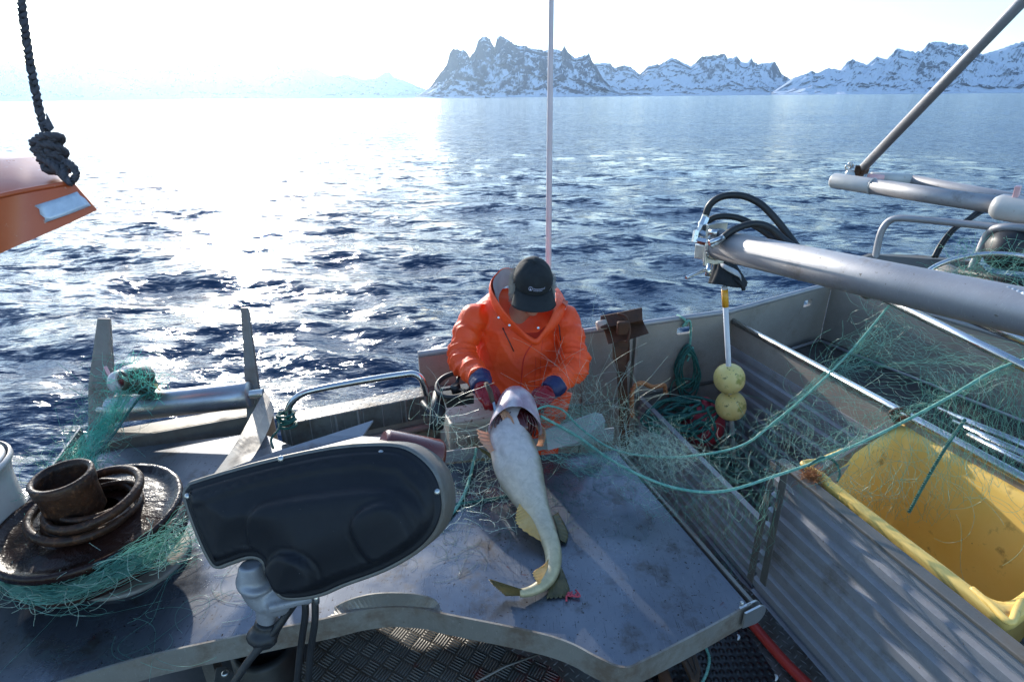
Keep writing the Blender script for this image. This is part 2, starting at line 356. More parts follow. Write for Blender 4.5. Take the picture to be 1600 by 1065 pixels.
def twisted_rope(pts, r, n=3, pitch=None):
    """three strands wound round a centre line"""
    P = np.array([tuple(p) for p in pts]); d = np.r_[0, np.cumsum(np.linalg.norm(np.diff(P, axis=0), axis=1))]
    L = d[-1]; pitch = pitch or r*5; k = max(8, int(L/(pitch/7))); t = np.linspace(0, L, k)
    Q = np.stack([np.interp(t, d, P[:, i]) for i in range(3)], 1)
    T = np.gradient(Q, axis=0); T /= np.linalg.norm(T, axis=1, keepdims=True)+1e-9
    A = np.cross(T, np.array([.3, .2, .93])); A /= np.linalg.norm(A, axis=1, keepdims=True)+1e-9; B = np.cross(T, A); out = []
    for s in range(n):
        a = 2*np.pi*(t/pitch+s/n); out.append(Q+r*.52*(A*np.cos(a)[:, None]+B*np.sin(a)[:, None]))
    return out
def rope(name, pts, r, mat, parent=None, n=10, raw=False):
    P = pts if raw else cr(pts, n)
    return mk(name, strands_mesh(name, twisted_rope(P, r), r*.6, 6), mat, parent, fix=False)

AL = Vector((.929, .371, 0)); AC = Vector((-.371, .929, 0))     # along the boat / towards the outer side
UP = Vector((0, 0, 1))

# ================================================================== SEA
def build_sea():
    nr, na = 620, 760
    r = np.geomspace(2.2, 42000, nr); a = np.linspace(R(-80), R(80), na)
    A, Rr = np.meshgrid(a, r); X = Rr*np.sin(A); Y = Rr*np.cos(A); Z = np.zeros_like(X); cell = np.maximum(Rr*.0165, Rr*.0037)
    rs = np.random.RandomState(3)
    DX = np.zeros_like(X); DY = np.zeros_like(X)
    for i in range(90):
        lam = 10**rs.uniform(math.log10(.28), math.log10(3.4)); th = R(82)+rs.normal(0, .5); k = 2*np.pi/lam
        amp = .0064*lam**.80*rs.uniform(.5, 1.3)
        fade = np.clip((lam/cell-3)/4, 0, 1)
        ph = k*(X*np.cos(th)+Y*np.sin(th))+rs.uniform(0, 6.28)+1.2*np.sin(X*.21+i)+1.0*np.sin(Y*.17+i*2)
        Z += amp*fade*np.cos(ph); DX += -amp*fade*.7*np.cos(th)*np.sin(ph); DY += -amp*fade*.7*np.sin(th)*np.sin(ph)
    X = X+DX; Y = Y+DY
    V = np.stack([X, Y, Z-.02], -1).reshape(-1, 3)
    i = np.arange(nr-1)[:, None]*na; j = np.arange(na-1)[None, :]
    F = np.stack([i+j, i+na+j, i+na+j+1, i+j+1], -1).reshape(-1, 4)
    # the rest of the sea behind the camera
    nb = 40; ab = np.linspace(R(80), R(280), nb); base = len(V); ex = []
    for rr in (2.2, 20, 400, 42000): ex += [(rr*math.sin(t), rr*math.cos(t), -.02) for t in ab]
    V = np.concatenate([V, np.array(ex), [[0, 0, -.02]]])
    E_ = [(base+q*nb+k, base+q*nb+k+1, base+(q+1)*nb+k+1, base+(q+1)*nb+k) for q in range(3) for k in range(nb-1)]
    F = np.concatenate([F, np.array(E_)])
    me = bpy.data.meshes.new('sea'); me.vertices.add(len(V)); me.vertices.foreach_set('co', V.astype('f').ravel())
    me.loops.add(F.size); me.loops.foreach_set('vertex_index', F.astype('i').ravel()); me.polygons.add(len(F))
    me.polygons.foreach_set('loop_start', np.arange(0, F.size, 4, dtype='i')); me.polygons.foreach_set('loop_total', np.full(len(F), 4, dtype='i'))
    me.polygons.foreach_set('use_smooth', np.ones(len(F), dtype=bool)); me.update(calc_edges=True)
    m = NT('sea_water')
    n1 = m.noise(1.5, 5, .62, stretch=(.55, 1.3, 1), dist=.8); n2 = m.noise(7, 4, .6, stretch=(.5, 1.3, 1), dist=.5); n3 = m.noise(.45, 6, .68, stretch=(.6, 1.5, 1))
    def slope(sc_, st, k):
        mp = m.n('ShaderNodeMapping'); m.L(m.co(), mp.inputs[0]); mp.inputs['Scale'].default_value = st
        o_ = m.n('ShaderNodeTexNoise'); m.L(mp.outputs[0], o_.inputs['Vector']); o_.inputs['Scale'].default_value = sc_; o_.inputs['Detail'].default_value = 4; o_.inputs['Roughness'].default_value = .62; o_.inputs['Distortion'].default_value = .4
        a_ = m.n('ShaderNodeVectorMath', operation='SUBTRACT'); m.L(o_.outputs['Color'], a_.inputs[0]); a_.inputs[1].default_value = (.5, .5, .5)
        b_ = m.n('ShaderNodeVectorMath', operation='MULTIPLY'); m.L(a_.outputs[0], b_.inputs[0]); b_.inputs[1].default_value = (k*.7, k, 0); return b_.outputs[0]
    gm = m.n('ShaderNodeNewGeometry'); va = m.n('ShaderNodeVectorMath', operation='ADD'); m.L(slope(1.7, (.6, 1.25, 1), 1.55), va.inputs[0]); m.L(slope(5.2, (.6, 1.2, 1), 1.35), va.inputs[1])
    vb = m.n('ShaderNodeVectorMath', operation='ADD'); m.L(gm.outputs['Normal'], vb.inputs[0]); m.L(va.outputs[0], vb.inputs[1]); vn = m.n('ShaderNodeVectorMath', operation='NORMALIZE'); m.L(vb.outputs[0], vn.inputs[0])
    b3 = m.bump(n3, .4, .2, vn.outputs[0]); b1 = m.bump(n1, .6, .08, b3); b2 = m.bump(n2, .5, .022, b1)
    n0 = m.noise(.09, 5, .65, stretch=(.35, 1.8, 1)); m.set(col=(.003, .020, .055), rough=m.ramp(n0, [(.35, .05), (.65, .12)]), ior=1.33, norm=b2, spec=.6)
    o = mk('sea', me, m.m, origin=Vector((0, 0, 0)), fix=False); tag(o, kind='structure')
build_sea()

# ================================================================== MOUNTAINS
def hor_photo(x): return np.interp(x, [-200, 0, 160, 400, 670, 1120, 1600, 1900], [180, 174, 168, 158, 153, 148.5, 151.5, 155])
def ridge(name, pts, D, seed, rockiness, base_drop=0, depth=.10, snowc=(.56, .62, .72), rockc=(.028, .045, .09)):
    xs = np.array([p[0] for p in pts], float); ys = np.array([p[1] for p in pts], float)
    nx = int((xs[-1]-xs[0])*.6)+20; X = np.linspace(xs[0], xs[-1], nx)
    H = np.maximum(hor_photo(X)-np.interp(X, xs, ys), 0.2)          # height in picture pixels
    rs = np.random.RandomState(seed); nv = 46; verts = []
    Hs = np.convolve(np.pad(H, 40, mode='edge'), np.hanning(81)/np.hanning(81).sum(), 'valid')
    for j in range(nv+8):
        v = j/nv                                                   # 0 shore .. 1 crest .. >1 far side
        for i in range(nx):
            d = ray(X[i], hor_photo(X[i])); az = math.atan2(d.x, d.y)
            kx = 1/FPX/math.cos(az)
            wv = min(1, v)**3; xw = X[i]+(1-min(1, v))*(110*mnoise.noise(Vector((X[i]/70, v*1.6, seed)))+28*mnoise.noise(Vector((X[i]/22, v*4, seed+5)))); hh0 = np.interp(xw, X, H); h = (hh0*wv+np.interp(xw, X, Hs)*(1-wv))*D*.93/FPX
            dist = D*(1-depth*(1-min(v, 1))*(.6+.4*min(1, H[i]/50)))+max(0, v-1)*D*.5
            px, py = math.sin(az)*dist/math.cos(az)*1, dist
            p = Vector((px*.0011*9000/D*3, v*7, seed)); q = Vector((px*11/D+v*1.3, v*2.6, seed*3))
            if v <= 1:
                prof = .10*v+.90*v**1.55
                f = mnoise.ridged_multi_fractal(q*1.6, .9, 2.1, 6, 1.0, 2.0)*.5-.45
                zz = h*prof*(1+f*1.2*(1-v)**.5*min(1, v*3)) + h*.07*mnoise.fractal(q*5, .9, 2, 4)*min(1, v*4)
                zz = min(zz, H[i]*D*.93/FPX*min(1, v)**.75*dist/D*(1.0 if v > .9 else .97))
                dd = dist+f*D*.03*math.sin(math.pi*min(v, 1))
                zz *= dd/D if False else 1
                if v > .97: zz += h*.03*mnoise.fractal(Vector((X[i]*.25, seed, 0)), .9, 2, 4)
            else: zz = h*(1-(v-1)*3.0); dd = dist
            verts.append((math.tan(az)*dd, dd, max(zz, -8)+0.0))
    nyy = nv+8; F = [(j*nx+i, j*nx+i+1, (j+1)*nx+i+1, (j+1)*nx+i) for j in range(nyy-1) for i in range(nx-1)]
    me = bpy.data.meshes.new(name); me.from_pydata(verts, [], F); me.polygons.foreach_set('use_smooth', [False]*len(F)); me.update()
    m = NT(name+'_snow_and_rock'); geo = m.n('ShaderNodeNewGeometry'); s = m.n('ShaderNodeSeparateXYZ'); m.L(geo.outputs['Normal'], s.inputs[0])
    g2 = m.n('ShaderNodeSeparateXYZ'); m.L(geo.outputs['Position'], g2.inputs[0])
    sc_ = 30/D
    f1 = m.noise(sc_*1.6, 9, .66, vec=geo.outputs['Position'], stretch=(1, .4, .8), dist=.6); f2 = m.noise(sc_*5, 8, .68, vec=geo.outputs['Position'], stretch=(1.3, .4, .5), dist=.8)
    t = m.math('ADD', m.math('MULTIPLY', f1, .75), m.math('MULTIPLY', f2, .75))
    t = m.math('ADD', t, m.math('MULTIPLY', s.outputs[2], -.55))
    t = m.math('ADD', t, rockiness)
    k = m.ramp(t, [(.50, 0), (.60, 1)])
    m.set(col=m.mix(k, snowc, rockc), rough=.9, spec=.1)
    o = mk(name, me, m.m, origin=Vector((0, 0, 0)), fix=False); tag(o, kind='structure')
L_far = [(-760, 179), (-560, 160), (-400, 128), (-260, 120), (-120, 112), (0, 126), (42, 117), (98, 130), (140, 115), (200, 125), (250, 112), (300, 104), (330, 112), (361, 107), (416, 128), (440, 109), (452, 116), (467, 115), (493, 111), (523, 124), (548, 121), (569, 128), (590, 126), (603, 119), (612, 117), (620, 124), (637, 130), (667, 141), (700, 146), (720, 150)]
L_dark = [(646, 153), (658, 147), (673, 137), (688, 120), (700, 107), (706, 90), (712, 84.5), (721, 87), (730, 87), (736, 96.5), (741, 90), (746, 83), (749, 73), (758, 68), (768, 72), (774, 84), (778, 71), (784, 67), (790, 70), (799, 74), (806, 80), (820, 81), (835, 84), (850, 87), (868, 85), (876, 88), (880, 80), (886, 90), (895, 96), (905, 95), (913, 93), (918, 90), (922, 101), (928, 106), (940, 124), (955, 138), (975, 150), (985, 152)]
L_mid = [(890, 120), (928, 104), (940, 103), (952, 105), (958, 111), (966, 108), (973, 107), (985, 110), (997, 119), (1004, 113), (1009, 108), (1027, 105), (1036, 101), (1045, 96), (1058, 101), (1075, 108), (1082, 102), (1090, 95), (1104, 94), (1117, 90), (1124, 91), (1130, 98), (1144, 95), (1152, 103), (1160, 104), (1166, 97), (1176, 106), (1203, 103), (1216, 120), (1228, 126), (1250, 138), (1270, 148)]
L_right = [(1205, 146), (1234, 126), (1250, 121), (1262, 116), (1270, 120), (1287, 112), (1305, 116), (1312, 106), (1320, 100), (1334, 106), (1344, 109), (1356, 98), (1372, 102), (1377, 96), (1384, 87), (1400, 91), (1422, 92), (1428, 84), (1434, 79), (1453, 80), (1470, 83), (1487, 84), (1500, 92), (1516, 97), (1537, 92), (1553, 86), (1569, 81), (1585, 79), (1600, 73), (1700, 60), (1800, 80), (1950, 90), (2100, 118), (2300, 140), (2500, 154)]
ridge('far_mountains', L_far, 11000, 5, .02)
ridge('rocky_mountain', L_dark, 6200, 11, .21)
ridge('snowy_mountains', L_mid, 8500, 23, .13)
ridge('headland_mountains', L_right, 7200, 31, .08)

# ================================================================== HAZE
hz = MB(); hz.hexa([(-16000, -60, -3), (16000, -60, -3), (16000, 14000, -3), (-16000, 14000, -3)], [(-16000, -60, 1500), (16000, -60, 1500), (16000, 14000, 1500), (-16000, 14000, 1500)])
hm = bpy.data.materials.new('haze_air'); hm.use_nodes = True; ht = hm.node_tree
for n_ in list(ht.nodes):
    if n_.type != 'OUTPUT_MATERIAL': ht.nodes.remove(n_)
pv = ht.nodes.new('ShaderNodeVolumePrincipled'); pv.inputs['Color'].default_value = (.55, .76, 1, 1); pv.inputs['Density'].default_value = .000034
pv.inputs['Anisotropy'].default_value = .66
ht.links.new(pv.outputs[0], [n_ for n_ in ht.nodes if n_.type == 'OUTPUT_MATERIAL'][0].inputs['Volume'])
tag(obj('haze', hz, hm), kind='stuff')

# far boat
bt = empty('distant_boat', PY(762, 153.5, 2200), 'tiny dark fishing boat on the horizon below the dark rocky mountain', 'boat')
c = ROOTLOC[bt.name].copy(); c.z = 0
mb = MB(); mb.prism([c+Vector((-9, 0, 3.2)), c+Vector((-7, 0, -.5)), c+Vector((6.5, 0, -.5)), c+Vector((10, 0, 3)), c+Vector((5, 0, 2))], (0, 5, 0)); obj('hull', mb, 'rubber', bt)
mb = MB(); mb.prism([c+Vector((-8.5, 1, 3)), c+Vector((-4, 1, 3)), c+Vector((-5, 1, 6.5)), c+Vector((-8, 1, 6.5))], (0, 3, 0)); obj('wheelhouse', mb, 'alu_dirty', bt)
mb = MB(); mb.tube([c+Vector((-7.5, 2.5, 6)), c+Vector((-7.5, 2.5, 11))], .18, 6); obj('mast', mb, 'rubber', bt)

# ================================================================== BOAT: deck and bulwark
DK = 0.95
mb = MB()
mb.prism([Vector((-2.35, .2, DK)), Vector((2.2, -1.2, DK)), Vector((3.6, .6, DK)), Vector((2.36, 3.9, DK)), Vector((-2.1, 2.12, DK))], (0, 0, -.06))
tag(obj('deck', mb, 'deckdark'), kind='structure')
# raised walkway of tread plate, near side
WK = 1.32
mb = MB(); mb.prism([Vector((-1.2, .95, WK)), Vector((-.2, -.6, WK)), Vector((2.3, -.7, WK)), Vector((1.36, 1.15, WK)), Vector((.86, 2.2, WK)), Vector((-.6, 1.62, WK))], (0, 0, -.05))
wk = obj('walkway_floor', mb, 'tread'); tag(wk, kind='structure')

RP = Vector((.46, 2.90, 0)); RD = Vector((.9507, .31, 0)).normalized(); RN = Vector((-RD.y, RD.x, 0))   # main side wall line
def rail(x, z=0): p = RP+RD*((x-RP.x)/RD.x); return Vector((p.x, p.y, z))
corner = Vector((2.18, 3.70, 0))
def wall_piece(name, a, b, z0, z1, th, mat, parent, slots=(), out=None):
    """wall from a to b with rounded-rectangle slots (u0,u1,v0,v1 metres from a and from the bottom), built as a frame of strips"""
    d = (b-a).normalized(); n = out or Vector((-d.y, d.x, 0)); L_ = (b-a).length; mb = MB(); us = [0]; 
    def q(u0, u1, v0, v1):
        A = a+d*u0; B = a+d*u1
        mb.hexa([Vector((A.x, A.y, v0)), Vector((B.x, B.y, v0)), Vector((B.x, B.y, v0))+n*th, Vector((A.x, A.y, v0))+n*th], [Vector((A.x, A.y, v1)), Vector((B.x, B.y, v1)), Vector((B.x, B.y, v1))+n*th, Vector((A.x, A.y, v1))+n*th])
    u = 0
    for (s0, s1, w0, w1) in slots:
        q(u, s0, z0, z1); q(s0, s1, z0, w0); q(s0, s1, w1, z1)
        for (uc, sg) in ((s0, 1), (s1, -1)):            # rounded ends
            h = (w1-w0)/2; pts0 = []; ee = .012
            for (vv, sg2) in ((w0, 1), (w1, -1)):
                P = [(uc, vv), (uc+sg*ee, vv), (uc+sg*ee*.3, vv+sg2*ee*.3), (uc, vv+sg2*ee)]
                mb.prism([Vector((*(a+d*x).xy, y))+n*.001 for x, y in P], n*(th-.002))
        u = s1
    q(u, L_, z0, z1)
    return obj(name, mb, mat, parent, bevel=0)
bw = empty('bulwark', rail(.3, DK), 'raised aluminium side wall of the boat with hand slots, behind the fisherman', 'boat wall')
a0 = rail(-.47, 0)
def tu(px, py): q = VP(px, py, a0, RN); return (q-a0).dot(RD), q.z
s1, zz1 = tu(1059, 507); s2, _ = tu(1081, 507)
s3, zz3 = tu(1178, 501)
TOPZ = 2.10
g1 = rail(1.30, 0)
wall_piece('wall_panel', a0, g1, DK, TOPZ, .025, 'alu_wall', bw, slots=[(s1, s2+.01, 2.015, 2.06)])
d2 = (corner-g1); t0, t1 = .56, .66
wall_piece('wall_panel', g1+d2.normalized()*.002, corner, DK, TOPZ, .025, 'alu_wall', bw, slots=[(d2.length*.72, d2.length*.72+.085, 2.0, 2.045)])
rb = Vector((2.64, 2.68, 0)); rd = (rb-corner).normalized(); re_ = corner+rd*2.6
wall_piece('wall_panel', corner+rd*.002, re_, DK, TOPZ, .025, 'alu_wall', bw)
mb = MB()
path = [rail(-.47, TOPZ+.012)]+[g1+UP*(TOPZ+.012)]+[corner+UP*(TOPZ+.012)]+[re_+UP*(TOPZ+.012)]
mb.tube([path[0]+RN*.012, path[1]+RN*.012, lerp(path[1], path[2], .97)+RN*.012, path[2]+(rd+RD)*.0, lerp(path[2], path[3], .03)+Vector((.01, .01, 0)), path[3]+Vector((.012, .006, 0))], .017, 10)
obj('rail_cap', mb, 'alu', bw)
# weld seam / stringer half-way down inside
mb = MB(); mb.tube([rail(-.2, 1.66)-RN*.003, rail(1.28, 1.66)-RN*.003], .011, 8); obj('stringer', mb, 'alu_dirty', bw)
mb = MB()
for xx in (.40, .66, .70):
    mb.box(rail(xx, 1.55)-RN*.014, .018, .03, 1.0, RD)
obj('stiffener', mb, 'alu_wall', bw)
# hull side below
mb = MB(); hp = [Vector((-2.3, 2.28, 0)), Vector((-.47, 2.73, 0)), g1, corner+Vector((.0, .05, 0)), re_+Vector((.05, 0, 0))]
mb.grid([[Vector((p.x, p.y, DK+.0)) for p in hp], [Vector((p.x*.98, p.y*.98-.03, .3)) for p in hp], [Vector((p.x*.93, p.y*.9-.1, -.4)) for p in hp]], smooth=False)
tag(obj('hull', mb, 'alu_wall'), kind='structure')

# low side deck section left of the fisherman: tread plate step with handrail
T0 = G(435, 648, 1.93); T1 = G(690, 598, 1.93); TD = (T1-T0).normalized(); TN = Vector((-TD.y, TD.x, 0))
st = empty('side_step', T0, 'tread plate covered step along the low side wall left of the control console', 'step')
mb = MB(); TL = (T1-T0).length
mb.box(T0+TD*(TL/2+.02)-TN*.05-UP*.008, TL+.04, .10, .016, TD); obj('tread_top', mb, 'tread', st)
mb = MB(); mb.box(T0+TD*(TL/2+.02)-TN*.103-UP*.062, TL+.04, .006, .12, TD); obj('tread_face', mb, 'tread', st)
mb = MB(); mb.box(T0+TD*(TL/2+.0)-TN*.07-UP*.55, TL+.3, .05, .85, TD); mb.tube([T0-TN*.12-UP*.17, T1-TN*.12-UP*.17], .02, 10); mb.box(T0+TD*(TL*.55)-TN*.13-UP*.30, TL*.8, .03, .10, TD); obj('side_panel', mb, 'alu_wall', st)
hr = [PT(449, 658, 2.60), PT(452, 635, 2.58), PT(470, 616, 2.57), PT(500, 607, 2.58), PT(570, 594, 2.62), PT(628, 585, 2.66), PT(648, 584, 2.67), PT(660, 594, 2.68), PT(667, 616, 2.72)]
mb = MB(); mb.tube(cr(hr, 6), .0155, 12); o = obj('handrail', mb, 'steel'); tag(o, 'low bent stainless handrail on the tread plate step left of the console', 'handrail')
# wrapped green line at its left foot
ln = []
for k in range(60):
    a = k*.9; p = PT(447, 652, 2.58); ln.append(p+Vector((.035*math.cos(a)*(1+.2*math.sin(k)), .03*math.sin(a), .03*math.sin(k*.23)-.01)))
ln += [PT(436, 668, 2.5), PT(424, 685, 2.45), PT(427, 700, 2.4)]
rp = rope('tied_line', ln, .0055, 'rope_teal', n=4); tag(rp, 'dark green line knotted round the left foot of the low handrail', 'rope')

# ================================================================== ROLLER STATION
B0 = G(150, 683, 1.93); B1 = G(405, 638, 1.93); BD = (B1-B0).normalized(); BN = Vector((-BD.y, BD.x, 0)); BL = (B1-B0).length
rs_ = empty('roller_station', B0, 'net roller between two upright aluminium plates at the left end of the boat side', 'net roller')
mb = MB(); mb.box(B0+BD*BL/2-BN*.0-UP*.02, BL, .10, .04, BD); mb.box(B0+BD*BL/2-BN*.055-UP*.05, BL, .012, .10, BD); obj('base_beam', mb, 'alu_dirty', rs_, bevel=.003)
mb = MB(); mb.box(B0+BD*BL/2+BN*.06-UP*.5, BL+.1, .04, .9, BD); obj('side_panel', mb, 'alu_wall', rs_)
def plate_q(q, th, nrm): 
    m_ = MB(); return m_.prism(q, nrm*th)
# left upright: tapered channel
kL = 2.62
A = [PT(152, 498, kL), PT(171, 498, kL), PT(178, 600, kL), PT(178, 690, kL-.02), PT(137, 690, kL-.02), PT(138, 600, kL)]
mb = MB(); mb.prism(A, BN*.012); mb.prism([PT(171, 498, kL), PT(174, 499, kL+.08), PT(181, 600, kL+.08), PT(179, 690, kL+.08), PT(178, 690, kL), PT(178, 600, kL)], BD*-.01)
obj('upright', mb, 'alu_dirty', rs_, bevel=.002)
kR = 2.68
A = [PT(376, 481, kR), PT(387, 481, kR), PT(404, 615, kR), PT(404, 668, kR-.02), PT(386, 668, kR-.02), PT(384, 600, kR)]
mb = MB(); mb.prism(A, BN*.012); mb.prism([PT(387, 481, kR), PT(390, 484, kR+.07), PT(408, 615, kR+.07), PT(406, 668, kR+.05), PT(404, 668, kR), PT(404, 615, kR)], BD*-.008)
obj('upright', mb, 'alu_dirty', rs_, bevel=.002)
r0 = PT(172, 640, 2.58); r1 = PT(391, 616, 2.63)
rad = .062; ax = (r1-r0).normalized(); Lr = (r1-r0).length
mb = MB(); mb.lathe(r0, ax, [(.0, -.0), (rad*.92, .0), (rad, .006), (rad, Lr-.006), (rad*.92, Lr), (0, Lr)], 48, cap=False); obj('roller_drum', mb, 'roller', rs_)
mb = MB(); mb.tube([r0-ax*.05, r1+ax*.06], .02, 16); obj('axle', mb, 'zinc', rs_)
# curved guide plate
gp = [(PT(413, 612, 2.6), PT(427, 641, 2.5)), (PT(400, 634, 2.5), PT(420, 664, 2.38)), (PT(382, 668, 2.32), PT(408, 690, 2.22)), (PT(362, 702, 2.18), PT(392, 716, 2.08)), (PT(338, 735, 2.06), PT(372, 745, 1.98)), (PT(318, 760, 1.98), PT(350, 766, 1.92))]
ra = cr([a for a, b in gp], 5); rb_ = cr([b for a, b in gp], 5); mb = MB(); th = Vector((.004, .004, -.001))
mb.grid([[a, lerp(a, b, .5)+Vector((.004, 0, .004)), b, b+th, lerp(a, b, .5)+th+Vector((.004, 0, .004)), a+th] for a, b in zip(ra, rb_)], closed=True, smooth=False)
obj('guide_plate', mb, 'alu_dirty', rs_)

# ================================================================== SORTING TABLE (long tray)
TZ = 1.9
pts_lip = [(75, 1070), (250, 1019), (505, 966), (560, 953), (610, 947), (660, 950), (695, 958), (830, 985), (890, 1003), (935, 1026), (975, 1041), (1010, 1028), (1100, 982), (1172, 942)]
lip = [G(x, y, TZ+.012) for x, y in pts_lip]
far = [G(x, y, TZ+.012) for x, y in [(962, 700), (862, 705), (690, 722), (560, 745), (405, 672), (150, 702)]]
tb = empty('sorting_tray', G(600, 850, TZ), 'long scratched aluminium sorting tray where the cod lies, running left under the rusty wheel', 'work table')
lipS = lip[:2]+cr(lip[2:11], 4)+lip[11:]
lft = [G(122, 672, TZ+.012), G(0, 838, TZ+.012), G(-40, 900, TZ+.012), G(-60, 1075, TZ+.012)]
surf = lipS+far[:3]+[G(560, 735, TZ+.012)]+far[4:]+lft
mb = MB(); mb.prism([Vector((p.x, p.y, TZ)) for p in surf], (0, 0, -.006)); obj('tray_surface', mb, 'table', tb)
# near edge lip with wavy rim
mb = MB(); rows = []
P = cr([*lip], 6)
for i, p in enumerate(P):
    t = (P[min(i+1, len(P)-1)]-P[max(i-1, 0)]).normalized(); n = Vector((t.y, -t.x, 0))
    rows.append([p+UP*.004-n*.0, p+n*.006+UP*.004, p+n*.008-UP*.075, p+n*.003-UP*.075, p-n*.002-UP*.01])
mb.grid(rows, closed=True, smooth=False); obj('edge_lip', mb, 'lip', tb)
# scoop: raised curved tab on the lip
sc_top = [(503, 966), (520, 950), (545, 937), (580, 928), (620, 926), (655, 929), (680, 938), (692, 957)]
bot = [G(x, y, TZ+.012) for x, y in [(503, 966), (530, 958), (560, 953), (590, 949), (620, 947), (650, 949), (675, 953), (692, 957)]]
top = [VP(x, y, G(600, 948, TZ), Vector((0, 1, .15)).normalized()) for x, y in sc_top]
mb = MB(); tS = cr(top, 5); bS = cr(bot, 5); o_ = Vector((0, .004, 0)); mb.grid([[b-UP*.004, t, t+o_, b+o_-UP*.004] for t, b in zip(tS, bS)], closed=True, smooth=False); obj('scoop_tab', mb, 'lip', tb)
# far edge lip: upright plate
fl = [G(962, 700, TZ), G(862, 707, TZ), G(690, 724, TZ)]
mb = MB(); 
fa, fb_ = G(688, 724, TZ), G(958, 688, TZ)
dd = (fb_-fa).normalized(); nn = Vector((-dd.y, dd.x, 0))
mb.hexa([fa, fb_, fb_+nn*.006, fa+nn*.006], [fa+UP*.055, fb_+UP*.065, fb_+nn*.006+UP*.065, fa+nn*.006+UP*.055]); obj('far_lip', mb, 'alu', tb)
# right edge: folded rim and round bracket
ea, eb = G(958, 697, TZ), G(1172, 942, TZ+.0); dd = (eb-ea).normalized(); nn = Vector((-dd.y, dd.x, 0))
if nn.x < 0: nn = -nn
mb = MB(); mb.hexa([ea+UP*.0005, eb+UP*.0005, eb+nn*.012+UP*.0005, ea+nn*.012+UP*.0005], [ea+UP*.008, eb+UP*.008, eb+nn*.012+UP*.008, ea+nn*.012+UP*.008]); mb.hexa([ea+nn*.013, eb+nn*.013, eb+nn*.017, ea+nn*.017], [Vector((*(p.xy), TZ-.07)) for p in (ea+nn*.013, eb+nn*.013, eb+nn*.017, ea+nn*.017)])
obj('right_rim', mb, 'alu_dirty', tb, bevel=.001)
ec = G(1168, 938, TZ+.008); ldir = (lip[-1]-lip[-2]).normalized(); ln_ = Vector((ldir.y, -ldir.x, 0))
mb = MB()
for off in (.028, .048):
    pr = []
    for k in range(15):
        a = -math.pi/2+math.pi*k/14; pr.append(ec+ldir*(.008+.034*math.cos(a))+UP*(.034*math.sin(a)-.028)+ln_*(.004+off-.022))
    pr += [ec-ldir*.05+UP*.01+ln_*(off-.018), ec-ldir*.05-UP*.05+ln_*(off-.018)]
    mb.prism(pr, ln_*.006)
for k in range(12): mb.ball(ec-ldir*(.03+.002*math.sin(k*3))+UP*(.012-.005*k)+ln_*(.004), .006, 8)
obj('bracket', mb, 'zinc', tb)
# legs and left side rim
mb = MB(); la, lb_ = G(124, 667, TZ+.05), G(-10, 848, TZ+.05); d_ = (lb_-la).normalized(); n_2 = Vector((-d_.y, d_.x, 0))
mb.hexa([la-UP*.06, lb_-UP*.06, lb_+n_2*.008-UP*.06, la+n_2*.008-UP*.06], [la, lb_, lb_+n_2*.008, la+n_2*.008]); obj('left_rim', mb, 'alu', tb)
for (x, y) in ((.25, 1.95), (-.3, 1.9), (-1.3, 1.7)):
    mb = MB(); mb.box((x, y, (TZ-.07+DK)/2), .05, .05, TZ-.08-DK); obj('leg', mb, 'alu_dirty', tb)
# white plate behind the table (net guide)
mb = MB(); qa = PT(866, 690, 2.33); qb = PT(944, 656, 2.42); 
mb.prism([PT(852, 672, 2.32), PT(930, 646, 2.42), PT(941, 648, 2.43), PT(946, 658, 2.43), PT(944, 676, 2.44), PT(900, 692, 2.38), PT(856, 704, 2.32)], Vector((0, .012, 0)))
tag(obj('net_guide_plate', mb, 'alu', bevel=.002), 'small upright rounded plate at the tray far edge, right of the cod', 'plate')

# near tread plate housing under the tray lip (bottom centre)
mb = MB()
hp = [(500, 1000), (560, 985), (620, 972), (690, 975), (760, 1000), (860, 1040), (900, 1080), (440, 1100), (470, 1040)]
mb.prism([G(x, y, 1.70) for x, y in hp], (0, 0, -.25)); o = obj('tread_plate_housing', mb, 'tread5'); tag(o, 'rust stained five bar tread plate cover below the curved tray edge, bottom centre', 'machine cover')
mb = MB(); mb.tube([G(742, 1066, 1.706), G(790, 1040, 1.706), G(845, 1020, 1.706)], .0035, 8)
tag(obj('weld_line', mb, 'alu_dirty'), 'ragged weld seam across the tread plate cover at the bottom centre', 'weld seam')
# dark bracket with bolt, bottom left of hoses
bk = empty('bolted_bracket', G(355, 1055, 1.62), 'small bolted metal bracket at the bottom edge under the left tray lip', 'bracket')
mb = MB(); mb.prism([G(337, 1042, 1.64), G(352, 1040, 1.64), G(370, 1052, 1.64), G(372, 1090, 1.64), G(330, 1090, 1.64)], (0, 0, -.03)); obj('plate', mb, 'alu_dirty', bk, bevel=.002)
mb = MB(); mb.lathe(G(352, 1052, 1.64), UP, [(.011, 0), (.011, .006), (.006, .008)], 20); obj('bolt', mb, 'zinc', bk)

